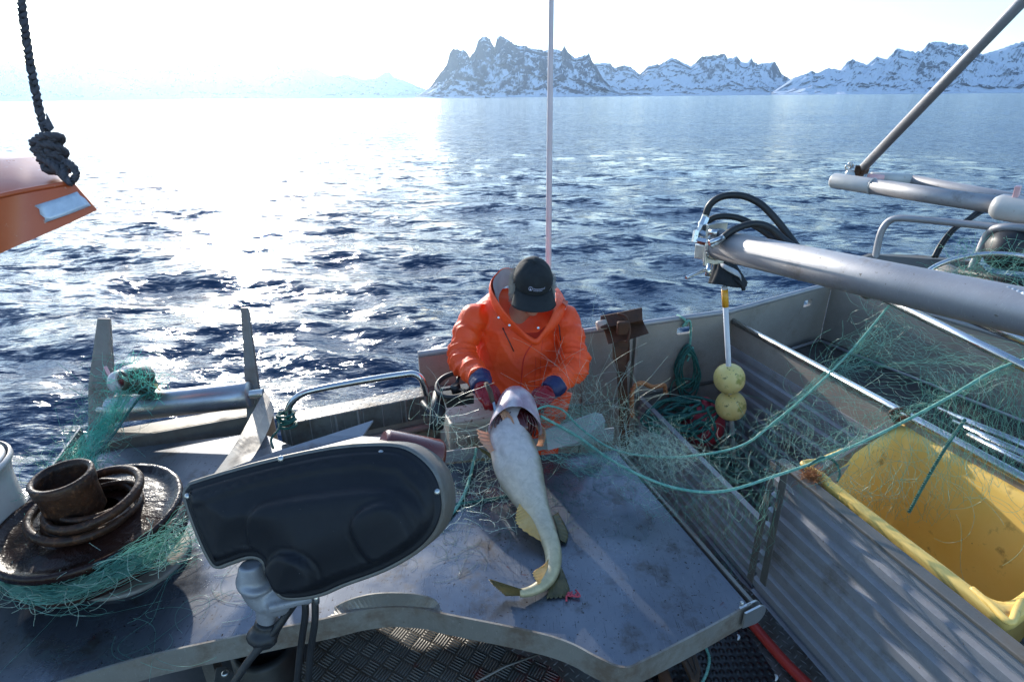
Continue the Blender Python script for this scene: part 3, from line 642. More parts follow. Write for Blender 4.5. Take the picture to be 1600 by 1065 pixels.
# ================================================================== RUSTY NET WHEEL
wc = G(142, 806, 2.10); wh = empty('net_hauling_sheave', Vector((wc.x, wc.y, TZ)), 'wet rust brown net hauling wheel lying flat on the left tray', 'net wheel')
R1 = .258
axw = Vector((-.02, -.03, 1)).normalized()
mb = MB(); mb.lathe(wc, axw, [(.08, .006), (.13, .004), (.20, -.002), (R1-.03, -.006), (R1-.018, .008), (R1-.006, .012), (R1, .004), (R1, -.012), (R1-.03, -.03), (.20, -.05), (.19, -.07)], 72, cap=False); obj('top_flange', mb, 'rust_wet', wh)
mb = MB(); mb.lathe(wc, axw, [(.19, -.068), (.21, -.08), (.245, -.092), (.25, -.108), (.24, -.12), (.17, -.135), (.12, -.15), (.12, -.20)], 72, cap=False); obj('bottom_flange', mb, 'rust_wet', wh)
mb = MB(); pc = wc+Vector((-.035, .0, .02))
mb.lathe(pc, Vector((-.03, -.05, 1)), [(.078, 0), (.078, .085), (.083, .10), (.085, .138), (.080, .143), (.070, .141), (.066, .12), (.064, -.02), (0, -.02)], 48, cap=False); obj('hub_pipe', mb, 'rust', wh)
mb = MB(); mb.torus(wc+Vector((.022, .01, .062)), Vector((-.10, -.12, 1)), .128, .013, 64, 10, 1.2); obj('ring', mb, 'rust', wh)
mb = MB(); mb.torus(wc+Vector((-.012, -.004, .028)), Vector((.10, -.02, 1)), .136, .013, 64, 10, 1.2); obj('ring', mb, 'rust', wh)
mb = MB(); mb.torus(wc+Vector((.005, .012, .012)), Vector((-.03, .05, 1)), .125, .012, 64, 10, 1.1); obj('ring', mb, 'rust', wh)
mb = MB(); mb.torus(wc+Vector((.03, .02, .045)), Vector((-.06, .1, 1)), .105, .010, 64, 10, 1); obj('ring', mb, 'rust', wh)
# base ring under the wheel
mb = MB(); mb.lathe(Vector((wc.x+.07, wc.y+.02, TZ+.001)), UP, [(.17, 0), (.17, .010), (.165, .014), (.15, .016), (.12, .02)], 72, cap=False); tag(obj('base_ring', mb, 'alu_dirty'), 'worn aluminium ring on the tray under the rusty net wheel', 'ring')

# ================================================================== NET HAULER HEAD (black moulded cover)
K0 = 1.34; hc = PT(490, 800, K0); hn = Vector((-.12, -.86, .5)).normalized()
def HP(x, y, d=0): return VP(x, y, hc, hn)+hn*d
hh = empty('net_hauler', HP(440, 920), 'large net hauler head with black moulded cover and metal rim in the near foreground', 'net hauler')
outl = [(286, 775), (292, 757), (310, 748), (400, 722), (500, 700), (570, 692), (625, 694), (660, 712), (685, 742), (695, 780), (692, 810), (678, 838), (650, 865), (600, 893), (540, 915), (505, 930), (470, 937), (440, 935), (424, 915), (412, 890), (406, 876), (388, 873), (360, 882), (338, 888), (322, 870), (300, 820)]
def off_poly(P, d):
    out = []; n = len(P)
    for i in range(n):
        a, b, c = Vector((*P[i-1], 0)), Vector((*P[i], 0)), Vector((*P[(i+1) % n], 0)); t = ((b-a).normalized()+(c-b).normalized()).normalized(); nrm = Vector((-t.y, t.x, 0)); out.append((b.x+nrm.x*d, b.y+nrm.y*d))
    return out
def ring2(P, d): return [HP(p.x, p.y, d) for p in cr([Vector((x, y, 0)) for x, y in P], 4, True)]
def inner(P, px): return off_poly(P, px)
outS = [(p.x, p.y) for p in cr([Vector((x, y, 0)) for x, y in outl], 4, True)]
def rowp(px, d): return [HP(x, y, d) for x, y in off_poly(outS, px)]
# moulded face: stepped rows then a height field filled by grid triangulation
rows = [rowp(5, -.03), rowp(5, .004), rowp(9, .008), rowp(12, .006), rowp(15, .014), rowp(19, .020)]
mb = MB(); mb.grid(rows, closed=True)
# inner face: fine grid of points inside outline with raised pods
inn = off_poly(outS, 19); n_in = len(inn)
import mathutils.geometry as mg
def inside(x, y, P):
    c = False; n = len(P); j = n-1
    for i in range(n):
        if (P[i][1] > y) != (P[j][1] > y) and x < (P[j][0]-P[i][0])*(y-P[i][1])/(P[j][1]-P[i][1])+P[i][0]: c = not c
        j = i
    return c
def sst(a, b, x): t = min(1, max(0, (x-a)/(b-a))); return t*t*(3-2*t)
def seg_d(x, y, P, closed=False):
    b = 1e9; n = len(P)
    for i in range(n if closed else n-1):
        ax_, ay = P[i]; bx, by = P[(i+1) % n]; dx, dy = bx-ax_, by-ay; t = max(0, min(1, ((x-ax_)*dx+(y-ay)*dy)/(dx*dx+dy*dy+1e-9))); b = min(b, math.hypot(x-ax_-dx*t, y-ay-dy*t))
    return b
mould = [(p.x, p.y) for p in cr([Vector((x, y, 0)) for x, y in [(402, 862), (398, 820), (412, 790), (440, 776), (520, 764), (590, 757), (640, 766), (668, 800), (660, 838), (620, 866), (540, 900), (480, 922), (440, 915), (420, 885)]], 5, True)]
inS = off_poly(outS, 22)
def face_h(x, y):
    h = .020
    dm = seg_d(x, y, mould, True)*(1 if inside(x, y, mould) else -1); h += .020*sst(-2, 9, dm)
    d1 = math.hypot((x-468), (y-893)); h += .022*(1-sst(33, 43, d1)) - .004*(1-sst(0, 6, abs(d1-44)))
    u = (x-612)*.94-(y-826)*.34; v = (x-612)*.34+(y-826)*.94
    d2 = (abs(u/41)**2.8+abs(v/47)**2.8)**(1/2.8); h += .018*(1-sst(.85, 1.08, d2)) - .004*(1-sst(0, .1, abs(d2-1.12)))
    de = seg_d(x, y, outS, True); h -= .010*(1-sst(14, 26, de)); h += .030*sst(15, 95, de)
    ridge_ = seg_d(x, y, [(305, 785), (400, 752), (500, 731), (580, 722), (630, 730), (664, 765), (675, 800)]); h += .006*(1-sst(2, 8, ridge_))
    return h
pts = [Vector((x, y)) for x, y in inn]; base_n = len(pts); yy = 690
while yy < 940:
    xx = 280+((yy//5) % 2)*2.5
    while xx < 705:
        if inside(xx, yy, inS): pts.append(Vector((xx, yy)))
        xx += 5
    yy += 5
tri = mg.delaunay_2d_cdt(pts, [(i, (i+1) % base_n) for i in range(base_n)], [list(range(base_n))], 1, 1e-4)
vs_ = [HP(v.x, v.y, .020 if i < base_n else face_h(v.x, v.y)) for i, v in enumerate(tri[0])]
mb.add(vs_, [tuple(f) for f in tri[2]], True)
cover = obj('cover', mb, 'black', hh)
# metal rim shell and top surface going back
mb = MB(); mb.grid([rowp(6, .002), rowp(1, .004), rowp(-1, -.004), rowp(-2, -.10), rowp(6, -.105), rowp(60, -.11)], closed=True); obj('metal_rim', mb, 'alu_dirty', hh)
mb = MB(); back = HP(490, 800, -.02)
mb.add(rowp(30, -.112), [tuple(range(len(outS)))]); obj('back_plate', mb, 'alu_dirty', hh)
# top plate with spike, running away from the camera
BK = -.10
mb = MB()
tp = [HP(300, 752, -.02), HP(400, 723, -.02), HP(500, 701, -.02), HP(570, 693, -.02), HP(622, 695, -.02)]
tb2 = [PT(330, 742, 1.40), PT(430, 705, 1.48), PT(510, 680, 1.56), PT(583, 656, 1.66), PT(566, 681, 1.60), PT(612, 684, 1.54)]
mb.prism([tp[0], tp[1], tp[2], tp[3], tp[4], tb2[5], tb2[4], tb2[3], tb2[2], tb2[1], tb2[0]], (0, 0, -.006)); obj('top_plate', mb, 'alu', hh)
for (x, y) in ((296, 774), (441, 716), (597, 707), (684, 767)):
    mb = MB(); p = HP(x, y, .006); mb.lathe(p, hn, [(.0075, 0), (.0075, .003), (.0045, .0055), (0, .006)], 18, cap=False); obj('bolt', mb, 'zinc', hh)
# red tube behind the right end
mb = MB(); ra0 = HP(640, 735, -.05); ra1 = PT(612, 672, 1.62)
mb.lathe(lerp(ra0, ra1, .3)+Vector((.03, 0, 0)), (PT(600, 700, 1.5)-PT(684, 715, 1.56)), [(.046, -.055), (.050, -.045), (.050, .09), (.044, .10)], 40); obj('red_roller', mb, mat_var('red_roller_rubber', (.09, .010, .007), (.14, .022, .014), 20, (.25, .4), 0, .3, 40, coat=.4) and bpy.data.materials['red_roller_rubber'], hh)
# yoke and neck below
nk = [PT(392, 880, 1.34), PT(398, 905, 1.35), PT(408, 925, 1.37), PT(415, 945, 1.38), PT(418, 975, 1.40)]
mb = MB(); mb.tube(cr(nk, 5), [.030-.00035*i for i in range(len(cr(nk, 5)))], 20); mb.tube(cr([PT(386, 885, 1.33), PT(382, 905, 1.33), PT(392, 930, 1.34), PT(410, 948, 1.36)], 5), .017, 14); mb.ball(PT(432, 937, 1.38), (.045, .035, .04), 20); mb.torus(PT(400, 905, 1.35), Vector((.4, -.2, 1)), .036, .010, 30, 8); mb.box(PT(455, 938, 1.36), .10, .03, .02, (1, .3, 0))
rm = baked(mb, .005, 4, name='yoke'); mk('yoke', rm, 'alu', hh)
mb = MB(); mb.tube([PT(418, 968, 1.39), PT(412, 1000, 1.41)], [.028, .033], 16); mb.ball(PT(411, 990, 1.39), (.04, .035, .022), 16); mb.tube([PT(400, 985, 1.38), PT(404, 1003, 1.38), PT(430, 1000, 1.38)], .012, 10)
mk('rubber_boot', baked(mb, .005, 2, name='rubber_boot'), 'rubber', hh)
for (pp, rr_) in (([(476, 934, 1.37), (477, 960, 1.38), (470, 1010, 1.42), (463, 1080, 1.46)], .0085), ([(492, 933, 1.37), (492, 970, 1.38), (485, 1020, 1.42), (480, 1090, 1.46)], .0085), ([(455, 936, 1.37), (450, 955, 1.38), (425, 990, 1.38), (390, 1030, 1.38), (360, 1075, 1.38)], .0095), ([(466, 938, 1.37), (440, 975, 1.40), (425, 1000, 1.42)], .006)):
    mb = MB(); mb.tube(cr([PT(*q) for q in pp], 8), rr_, 12); obj('hose', mb, 'rubber', hh)
mb = MB()
for x in (455, 470, 480, 494): mb.tube([PT(x, 926, 1.365), PT(x+.5, 941, 1.372)], .0085, 6)
obj('hose_fitting', mb, 'zinc', hh)
mb = MB(); mb.lathe(Vector((*G(420, 1030, 1.5).xy, DK)), UP, [(.11, 0), (.11, .62), (.09, .64), (.09, .5), (0, .5)], 40, cap=False)
tag(obj('hauler_pedestal', mb, 'deckdark'), 'dark round pedestal below the hauler head at the bottom edge', 'pedestal')

# ================================================================== CONTROL CONSOLE
c0 = G(702, 664, 1.97); c1 = G(772, 634, 1.97); cd = RD; cn = RN
con = empty('control_console', c0, 'speckled cream control console with a hatch, between step and fisherman', 'control console')
W_, D_, H_ = .36, .26, .62
A = [c0, c0+cd*W_, c0+cd*W_+cn*D_, c0+cn*D_]
mb = MB(); mb.hexa([p-UP*H_ for p in A], A); obj('housing', mb, 'cream', con, bevel=.012)
q0 = c0-cn*.004+cd*.02
mb = MB(); fr = []
for (ux, vz) in ((.0, -.03), (.30, -.03), (.30, -.5), (.0, -.5)): fr.append(q0+cd*ux+UP*vz)
mb.prism(fr, -cn*.010); hf = obj('hatch_frame', mb, 'cream', con, bevel=.008)
fr = [q0-cn*.0115+cd*ux+UP*vz for ux, vz in ((.055, -.075), (.25, -.075), (.25, -.46), (.055, -.46))]
mb = MB(); mb.prism(fr, -cn*.003); obj('hatch_panel', mb, 'grime', con)
lt = empty('latch', q0+cd*.14-UP*.11, None, None); lt.parent = con; lt.location = (q0+cd*.14-UP*.11)-ROOTLOC[con.name]
mb = MB(); mb.box(q0-cn*.018+cd*.14-UP*.115, .075, .008, .075, cd); obj('latch_plate', mb, 'cream', lt, bevel=.004)
mb = MB(); mb.tube(cr([q0-cn*.026+cd*(.14+x)-UP*(.115+z) for x, z in ((-.022, -.018), (-.024, .014), (-.012, .024), (.012, .024), (.024, .014), (.022, -.018), (0, -.024))], 5, True), .003, 6); obj('latch_ring', mb, 'zinc', lt)
# black hose clamp on left side
mb = MB(); mb.tube([PT(683, 612, 2.48), PT(684, 640, 2.44), PT(682, 668, 2.40)], [.018, .035, .03], 16); mb.tube([PT(660, 628, 2.5), PT(672, 645, 2.46), PT(684, 650, 2.44)], .013, 10); obj('black_motor', mb, 'rubber', con)
# handwheel
hwc = PT(711, 601, 2.47); hwn = Vector((-.1, -.22, 1)).normalized()
hw = empty('handwheel', hwc, 'black spoked steering handwheel on top of the speckled console', 'handwheel')
mb = MB(); mb.torus(hwc, hwn, .080, .011, 48, 10); obj('rim', mb, 'rubber', hw)
X = hwn.orthogonal().normalized(); Yv = hwn.cross(X)
for k in range(3):
    a = 2*math.pi*k/3+.6; d_ = X*math.cos(a)+Yv*math.sin(a); mb = MB(); mb.tube([hwc-hwn*.015+d_*.015, hwc+d_*.078], .009, 8, sq=.5); obj('spoke', mb, 'rubber', hw)
mb = MB(); mb.lathe(hwc-hwn*.02, hwn, [(.022, -.03), (.022, .015), (.012, .022)], 20); mb.box(hwc-hwn*.06, .12, .12, .04, cd); obj('hub', mb, 'rubber', hw)

# ================================================================== NET BINS
def corrugated(name, a, b, z0, z1, nrm, mat, parent, period=.062, depth=.014, th=.003):
    """sheet with horizontal folds, running from a to b"""
    prof = []; z = z1
    while z > z0+period:
        prof += [(0, z), (0, z-period*.42), (-depth, z-period*.52), (-depth, z-period*.90)]; z -= period
    prof += [(0, z), (0, z0)]
    back = [(-th-depth-.004, z0), (-th-depth-.004, z1)]
    P = [Vector((0, 0, z_))+nrm*d_ for d_, z_ in prof+back]
    mb = MB(); mb.prism([Vector((a.x, a.y, 0))+p for p in P], Vector((b.x-a.x, b.y-a.y, 0))); return obj(name, mb, mat, parent)
MT['board'] = metal_mat('ribbed_board_aluminium', (.26, .265, .29), (.38, .385, .41), rough=(.4, .6), metal=.35, samt=(.54, .70), stain=(.11, .09, .065), sscale=4, drip=.50)
# low board left of the float compartment
a_ = Vector((.75, 2.98, 0)); b_ = Vector((1.045, 1.87, 0)); d_ = (b_-a_).normalized(); nL = Vector((d_.y, -d_.x, 0));
if nL.x > 0: nL = -nL
pa = empty('low_pen_board', Vector((*b_.xy, DK)), 'low ribbed aluminium board between the sorting tray and the yellow floats', 'pen board')
corrugated('ribbed_sheet', a_, b_, DK, 1.65, nL, 'board', pa)
mb = MB(); mb.box(lerp(a_, b_, .5)+UP*1.655-nL*.006, (b_-a_).length, .03, .012, d_); obj('top_strip', mb, 'alu', pa, bevel=.002)
# front board of the pens
f0 = Vector((1.02, 1.83, 0)); f0 = G(1215, 717, 2.0); f0.z = 0; f1 = G(1600, 1025, 2.0); f1.z = 0; f1 = f0+(f1-f0).normalized()*1.6; fd = (f1-f0).normalized(); fn = Vector((fd.y, -fd.x, 0))
if fn.x > 0: fn = -fn
pb = empty('front_pen_board', Vector((*f0.xy, WK)), 'tall ribbed aluminium board on the walkway in front of the yellow tub', 'pen board')
corrugated('ribbed_sheet', f0, f1, WK-.35, 1.985, fn, 'board', pb, period=.074, depth=.017)
mb = MB(); mb.box(lerp(f0, f1, .5)+UP*1.992-fn*.012, (f1-f0).length, .045, .014, fd); obj('top_strip', mb, 'alu_dirty', pb, bevel=.003)
for (q, dq) in (((1218, 720, 1176, 905), 0), ((1240, 735, 1196, 925), .03)):
    pass
# upright post pair
po = empty('pen_post', Vector((*f0.xy, WK)), 'short double aluminium post joining the low and the tall ribbed boards', 'post')
for (xt, yt, xb, yb_, kk) in ((1207, 722, 1170, 905, 2.15), (1226, 728, 1190, 910, 2.11)):
    t_ = PT(xt, yt, kk); bt_ = PT(xb, yb_, kk+.15)
    mb = MB(); h = (t_-bt_); c_ = lerp(t_, bt_, .5); mb.hexa([bt_-fd*.012, bt_+fd*.02, bt_+fd*.02-fn*.004, bt_-fd*.012-fn*.004], [t_-fd*.012, t_+fd*.02, t_+fd*.02-fn*.004, t_-fd*.012-fn*.004]); obj('flange', mb, 'alu_dirty', po)
# middle divider with round top rail
D0 = Vector((1.32, 3.19, 0)); dD = Vector((.290, -.957, 0)); D1 = D0+dD*2.7; nD = Vector((-.957, -.290, 0))
pd = empty('middle_pen_board', Vector((*D1.xy, DK)), 'tall ribbed aluminium divider with round top rail behind the yellow floats', 'pen board')
corrugated('ribbed_sheet', D0, D1, DK, 1.90, nD, 'board', pd, period=.085, depth=.016)
mb = MB(); mb.box(lerp(D0, D1, .5)+UP*1.965-nD*.012, (D1-D0).length, .006, .135, dD); obj('flat_strip', mb, 'alu_wall', pd)
mb = MB(); mb.tube([D0+UP*2.05-nD*.01, D1+UP*2.05-nD*.01], .019, 14); obj('top_rail', mb, 'steel', pd)
# cross beam
x0 = G(1262, 742, 2.0); x1 = G(1402, 655, 2.02); xd = (x1-x0).normalized()
cb = empty('cross_beam', x0, 'aluminium cross beam between the float compartment and the yellow tub', 'beam')
mb = MB(); mb.box(lerp(x0, x1, .5)-UP*.02, (x1-x0).length, .035, .05, xd); obj('beam', mb, 'alu_dirty', cb, bevel=.003)
corrugated('ribbed_sheet', Vector((x0.x, x0.y, 0)), Vector((x1.x, x1.y, 0)), DK, 1.955, Vector((-xd.y, xd.x, 0)), 'board', cb)
mb = MB(); mb.tube(cr([G(1402, 660, 2.03), G(1392, 645, 2.06), G(1412, 640, 2.08), G(1425, 652, 2.04)], 5), .011, 10); mb.box(G(1408, 652, 2.03), .06, .03, .03, xd); obj('bracket', mb, 'rust_dull', cb)
# far bin liner: floor and inner seam
cbn = corner+Vector((-.03, -.05, 0))
mb = MB(); fl_ = [Vector((1.36, 3.16, 1.74)), Vector((2.16, 3.64, 1.74)), (re_-Vector((.02, 0, 0))).xy.to_3d()+UP*1.74, Vector((*D1.xy, 1.74))+Vector((.05, 0, 0))]
mb.prism(fl_, (0, 0, -.02)); fb = empty('far_bin', fl_[0], 'wet dark floor pan of the large far bin under the hydraulic boom', 'bin'); obj('floor_pan', mb, 'deckdark', fb)
mb = MB(); mb.tube([fl_[0]+UP*.01, fl_[1]+UP*.01+Vector((-.06, -.06, 0))], .010, 8); mb.tube([fl_[1]+UP*.012+Vector((-.06, -.06, 0)), fl_[2]+UP*.01+Vector((-.03, 0, 0))], .010, 8); obj('seam', mb, 'alu', fb)
for k in range(3):
    p_, q_ = G(1465+k*24, 640+k*20, 1.80), G(1640+k*20, 712+k*26, 1.80); mb = MB(); mb.tube([p_, q_], .022, 10)
    tag(obj('steel_tube', mb, 'steel'), ['round tube lying in the far bin, nearest its back wall', 'round tube lying in the far bin, middle one of three', 'round tube lying in the far bin, nearest the yellow tub'][k], 'tube', 'tubes lying in the far bin')

# ================================================================== YELLOW TUB
c0_ = f0+fd*.07-fn*.075; c3_ = f0+fd*((G(1548, 975, 2.0)-f0).dot(fd))-fn*.075; c1_ = Vector((1.685, 2.09, 0))
tq = [Vector((p.x, p.y, 2.012)) for p in (c0_, c1_, c3_+(c1_-c0_)*.98, c3_)]
cen = sum(tq, Vector())/4
tub = empty('yellow_tub', Vector((cen.x, cen.y, 1.42)), 'large yellow plastic fish tub standing in the pen behind the ribbed board', 'tub')
def rr_quad(Q, inset, rad, z, n=7):
    c = sum(Q, Vector())/4; P = []
    E_ = [(Q[(i+1) % 4]-Q[i]).normalized() for i in range(4)]
    qs = []
    for i in range(4): qs.append(Q[i]+(E_[i]-E_[i-1])*inset)
    for i in range(4):
        a = qs[i]-E_[i-1]*rad; b = qs[i]+E_[i]*rad
        for k in range(n):
            t = k/(n-1); P.append((1-t)**2*a+2*t*(1-t)*qs[i]+t*t*b)
    return [Vector((p.x, p.y, z)) for p in P]
mb = MB()
mb.grid([rr_quad(tq, .075, .05, 1.45), rr_quad(tq, .03, .05, 1.90), rr_quad(tq, .0, .05, 1.93), rr_quad(tq, -.012, .05, 1.96), rr_quad(tq, -.016, .05, 1.97), rr_quad(tq, -.015, .05, 1.995), rr_quad(tq, -.012, .05, 2.003), rr_quad(tq, .012, .06, 2.005), rr_quad(tq, .028, .07, 1.995), rr_quad(tq, .033, .07, 1.96), rr_quad(tq, .065, .08, 1.70), rr_quad(tq, .085, .09, 1.52), rr_quad(tq, .12, .09, 1.485)], closed=True)
mb.add(rr_quad(tq, .12, .09, 1.485), [tuple(range(28))]); mb.add(rr_quad(tq, .075, .05, 1.45), [tuple(range(28))])
o = obj('tub_shell', mb, 'yellow', tub)
for ci, sg in ((3, 1), (0, -1)):
    c_ = tq[ci]; e1 = (tq[(ci+1) % 4]-c_).normalized(); e2 = (tq[ci-1]-c_).normalized(); o_ = -(e1+e2).normalized(); mb = MB()
    mb.tube(cr([c_+e1*.10-UP*.012+e2*.012, c_+e1*.045-e2*.001-UP*.006, c_+o_*.016-UP*.006, c_+e2*.045-e1*.001-UP*.006, c_+e2*.10-UP*.012+e1*.012], 6), .010, 12)
    obj('corner_handle', mb, 'yellow', tub)

# fuzzy brown tuft on the tub corner
ls = []
c_ = G(1268, 745, 2.0)
for k in range(260):
    p = np.array(c_)+rng.normal(0, (.012, .012, .006)); d = rng.normal(0, 1, 3); L_ = [p]
    for q in range(6): d = d+rng.normal(0, .8, 3); p = p+d/np.linalg.norm(d)*.008; L_.append(p)
    ls.append(np.array(L_))
tag(mk('rope_tuft', strands_mesh('rope_tuft', ls, .0008), 'rope_orange', fix=False), 'frayed brown tuft of rope on the left corner of the yellow tub', 'rope tuft')

# ================================================================== COMPARTMENT CLUTTER
# T-shaped rusty stand
T_ = empty('rusty_stand', Vector((.60, 2.80, DK)), 'rusty steel stand with folded T-shaped head beside the fisherman', 'stand')
tk = 2.93; 
top_ = [PT(938, 494, tk+.02), PT(970, 488, tk), PT(1003, 481, tk+.02)]; mid_ = [PT(938, 512, tk-.02), PT(972, 507, tk-.04), PT(1004, 500, tk-.02)]; crs = [PT(944, 517, tk+.03), PT(976, 511, tk+.02), PT(1006, 505, tk+.03)]; low_ = [PT(950, 538, tk-.04), PT(982, 531, tk-.05), PT(1014, 521, tk-.04)]
mb = MB(); rowsT = [top_, mid_, crs, low_]; bk_ = [[p+Vector((.004, .012, 0)) for p in r_] for r_ in rowsT]
for A_, B_ in zip(rowsT, rowsT[1:]):
    mb.prism([A_[0], A_[1], A_[2], B_[2], B_[1], B_[0]], Vector((.003, .012, 0)))
obj('folded_head', mb, 'rust_dull', T_, bevel=.003)
mb = MB(); mb.box(PT(973, 512, tk-.06), .06, .03, .07, (1, .1, 0)); obj('clamp', mb, 'rust_dull', T_, bevel=.008)
mb = MB(); mb.tube(cr([PT(965, 490, tk-.02), PT(978, 495, tk-.05), PT(984, 515, tk-.06), PT(980, 535, tk-.06)], 5), .007, 8); obj('wire_loop', mb, 'rust_dull', T_)
mb = MB(); mb.prism([PT(957, 535, tk), PT(984, 532, tk), PT(984, 562, tk), PT(979, 570, tk+.02), PT(984, 700, tk+.15), PT(970, 700, tk+.15), PT(963, 570, tk+.02), PT(957, 560, tk)], Vector((.01, .05, 0))); obj('stem', mb, 'rust_dull', T_, bevel=.003)
mb = MB(); mb.lathe(PT(938, 508, tk+.01), (PT(955, 505, tk)-PT(925, 512, tk)), [(.022, -.02), (.026, -.01), (.026, .03), (.02, .035)], 20); obj('roller_end', mb, 'cream', T_)

# green hank hanging on the slot
def hank(name, top, width, length, loops, r, mat, lab, cat, seed):
    rs2 = random.Random(seed); P = []
    for k in range(loops):
        w_ = width*rs2.uniform(.5, 1.1); l_ = length*rs2.uniform(.7, 1.05); y_ = rs2.uniform(-.03, .01)
        P += [top+Vector((rs2.uniform(-.01, .01), y_, rs2.uniform(-.02, .02))), top+Vector((-w_*.5, y_-.01, -l_*.45)), top+Vector((-w_*.35*rs2.uniform(-.3, 1.2), y_-.02, -l_)), top+Vector((w_*.4, y_-.01, -l_*.55))]
    o = rope(name, P, r, mat, n=7); return tag(o, lab, cat)
hk = empty('rope_hank', rail(1.0, 2.0), 'dark green rope hank hanging from the slot in the side wall', 'rope hank')
ht_ = VP(1073, 540, a0, RN)-RN*.03
rs2 = random.Random(5); P = []
for k in range(9):
    w_ = .15*rs2.uniform(.5, 1.1); l_ = .36*rs2.uniform(.6, 1.05); y_ = rs2.uniform(-.03, .01); s_ = rs2.choice((-1, 1))
    P += [ht_+Vector((rs2.uniform(-.012, .012), y_, rs2.uniform(-.02, .02))), ht_+Vector((-w_*.5, y_-.01, -l_*.5)), ht_+Vector((-w_*.2*rs2.uniform(-.5, 1.5), y_-.02, -l_)), ht_+Vector((w_*.45, y_-.01, -l_*.6))]
P += [ht_+Vector((-.08, -.03, -.2)), ht_+Vector((-.09, -.03, -.36))]
rope('loops', P, .0055, 'rope_teal', hk, n=7)
P = [VP(1066, 497, a0, RN)+RN*.05, VP(1064, 495, a0, RN)-RN*.01, VP(1070, 503, a0, RN)-RN*.02, VP(1064, 508, a0, RN)-RN*.015, VP(1072, 498, a0, RN)-RN*.03, VP(1076, 512, a0, RN)-RN*.02, VP(1074, 545, a0, RN)-RN*.03, VP(1080, 552, a0, RN)-RN*.04, VP(1068, 548, a0, RN)-RN*.045, VP(1078, 540, a0, RN)-RN*.03, VP(1068, 560, a0, RN)-RN*.04]
rope('knot', P, .007, 'rope_green', hk, n=8)
# orange-brown rope
op = [PT(988, 650, 2.95), PT(987, 625, 2.92), PT(990, 605, 2.9), PT(1003, 598, 2.92), PT(1018, 604, 3.0), PT(1030, 603, 3.05), PT(1038, 602, 3.1), PT(1040, 615, 3.12)]
o = rope('orange_rope', op, .012, 'rope_orange'); tag(o, 'frayed orange brown rope draped over the end of the low ribbed board', 'rope')
# coil on the floor with buoy
cc = PT(1062, 650, 3.22); P = []
for k in range(150):
    a = k*.42; rr_ = .10+.06*math.sin(k*.13)+.015*math.sin(k*1.7); P.append(cc+Vector((rr_*1.25*math.cos(a), rr_*.8*math.sin(a), .05*math.sin(k*.31)+.03*math.cos(a*1.0))))
P += [PT(1105, 640, 3.1), PT(1118, 670, 3.1), PT(1100, 690, 3.1), PT(1080, 672, 3.1), PT(1100, 660, 3.1), PT(1125, 700, 3.1), PT(1108, 715, 3.1), PT(1140, 712, 3.12)]
o = rope('rope_coil', P, .0085, 'rope_teal', n=4); tag(o, 'dark green rope coil on the floor beside the red buoy', 'rope coil')
mb = MB(); rc = PT(1098, 662, 3.32); mb.ball(rc, (.125, .125, .14), 28); mb.lathe(rc+Vector((0, 0, .13)), UP, [(.03, 0), (.026, .04), (.0, .045)], 16, cap=False)
tag(mk('red_buoy', baked(mb, .009, 3, name='red_buoy'), 'redbuoy'), 'round red buoy lying behind the green rope coil', 'buoy')
# marker pole with floats
mp0, mp1 = PT(1132, 447, 2.84), PT(1146, 716, 3.24)
mpd = (mp1-mp0).normalized()
mpo = empty('marker_pole', mp1, 'white marker pole with two yellow foam floats leaning in the compartment', 'marker pole')
mb = MB(); mb.tube([mp0, mp1], .0135, 14); obj('pole', mb, 'pole', mpo)
mb = MB(); mb.tube([lerp(mp0, mp1, .015), lerp(mp0, mp1, .105)], .0165, 14); obj('amber_sleeve', mb, 'amber', mpo)
for (y_, lab) in ((593, 'cleaner upper foam float'), (640, 'moss stained lower foam float')):
    t_ = (y_-447)/(716-447)*.97; t_ = t_*mp0.y/(mp0.y) ; c_ = lerp(mp0, mp1, t_*.955); mb = MB(); R_ = .081
    prof = [(R_*math.sin(a)**.75 if 0 < a < math.pi else .014, -.078*math.cos(a)) for a in [math.pi*k/18 for k in range(19)]]
    prof = [(max(r_*(1-.012*math.exp(-(h_/.004)**2)), .0136), h_) for r_, h_ in prof]
    mb.lathe(c_, mpd*-1, prof, 36, cap=False); o = obj('float', mb, 'float', mpo); o['label'] = lab
for t_ in (.455, .845):
    mb = MB(); c_ = lerp(mp0, mp1, t_); mb.torus(c_, mpd, .016, .005, 16, 6); mb.torus(c_+mpd*.008, mpd, .016, .005, 16, 6); obj('lashing', mb, 'rope_teal', mpo)
mb = MB(); mb.tube([PT(1143, 716, 3.24), PT(1144, 735, 3.26)], .016, 10); obj('pole_foot', mb, 'rubber', mpo)
# wrapped black flag
fp = [PT(1128, 402, 2.83), PT(1130, 418, 2.83), PT(1131, 432, 2.83), PT(1132, 443, 2.84)]
rows = []
for i, p in enumerate(cr(fp, 6)):
    t = i/18; row = []
    for k in range(28):
        a = 2*math.pi*k/28; r_ = (.028+.058*t)*(1+.16*math.sin(3*a+t*2)+.08*math.sin(7*a))*(1 if t < .97 else .6); row.append(p+Vector((r_*math.cos(a)*1.15+.008, r_*.8*math.sin(a), .012*math.sin(2*a))))
    rows.append(row)
fg = empty('furled_flag', fp[-1], 'black flag with a pale stripe bunched round the top of the marker pole', 'flag')
mb = MB(); mb.grid(rows, closed=True); mb.add(rows[-1], [tuple(range(28))]); mb.add(rows[0], [tuple(range(28))]); obj('cloth', mb, 'cloth_black', fg)
mb = MB(); mb.tube(cr([PT(1144, 434, 2.82), PT(1153, 438, 2.81), PT(1160, 446, 2.81), PT(1162, 454, 2.81)], 5), [.022, .022, .021, .020, .02, .02, .02, .02, .019, .019, .018, .018, .017, .016, .015, .012][:16], 12, sq=.6); obj('cloth_tail', mb, 'cloth_black', fg)
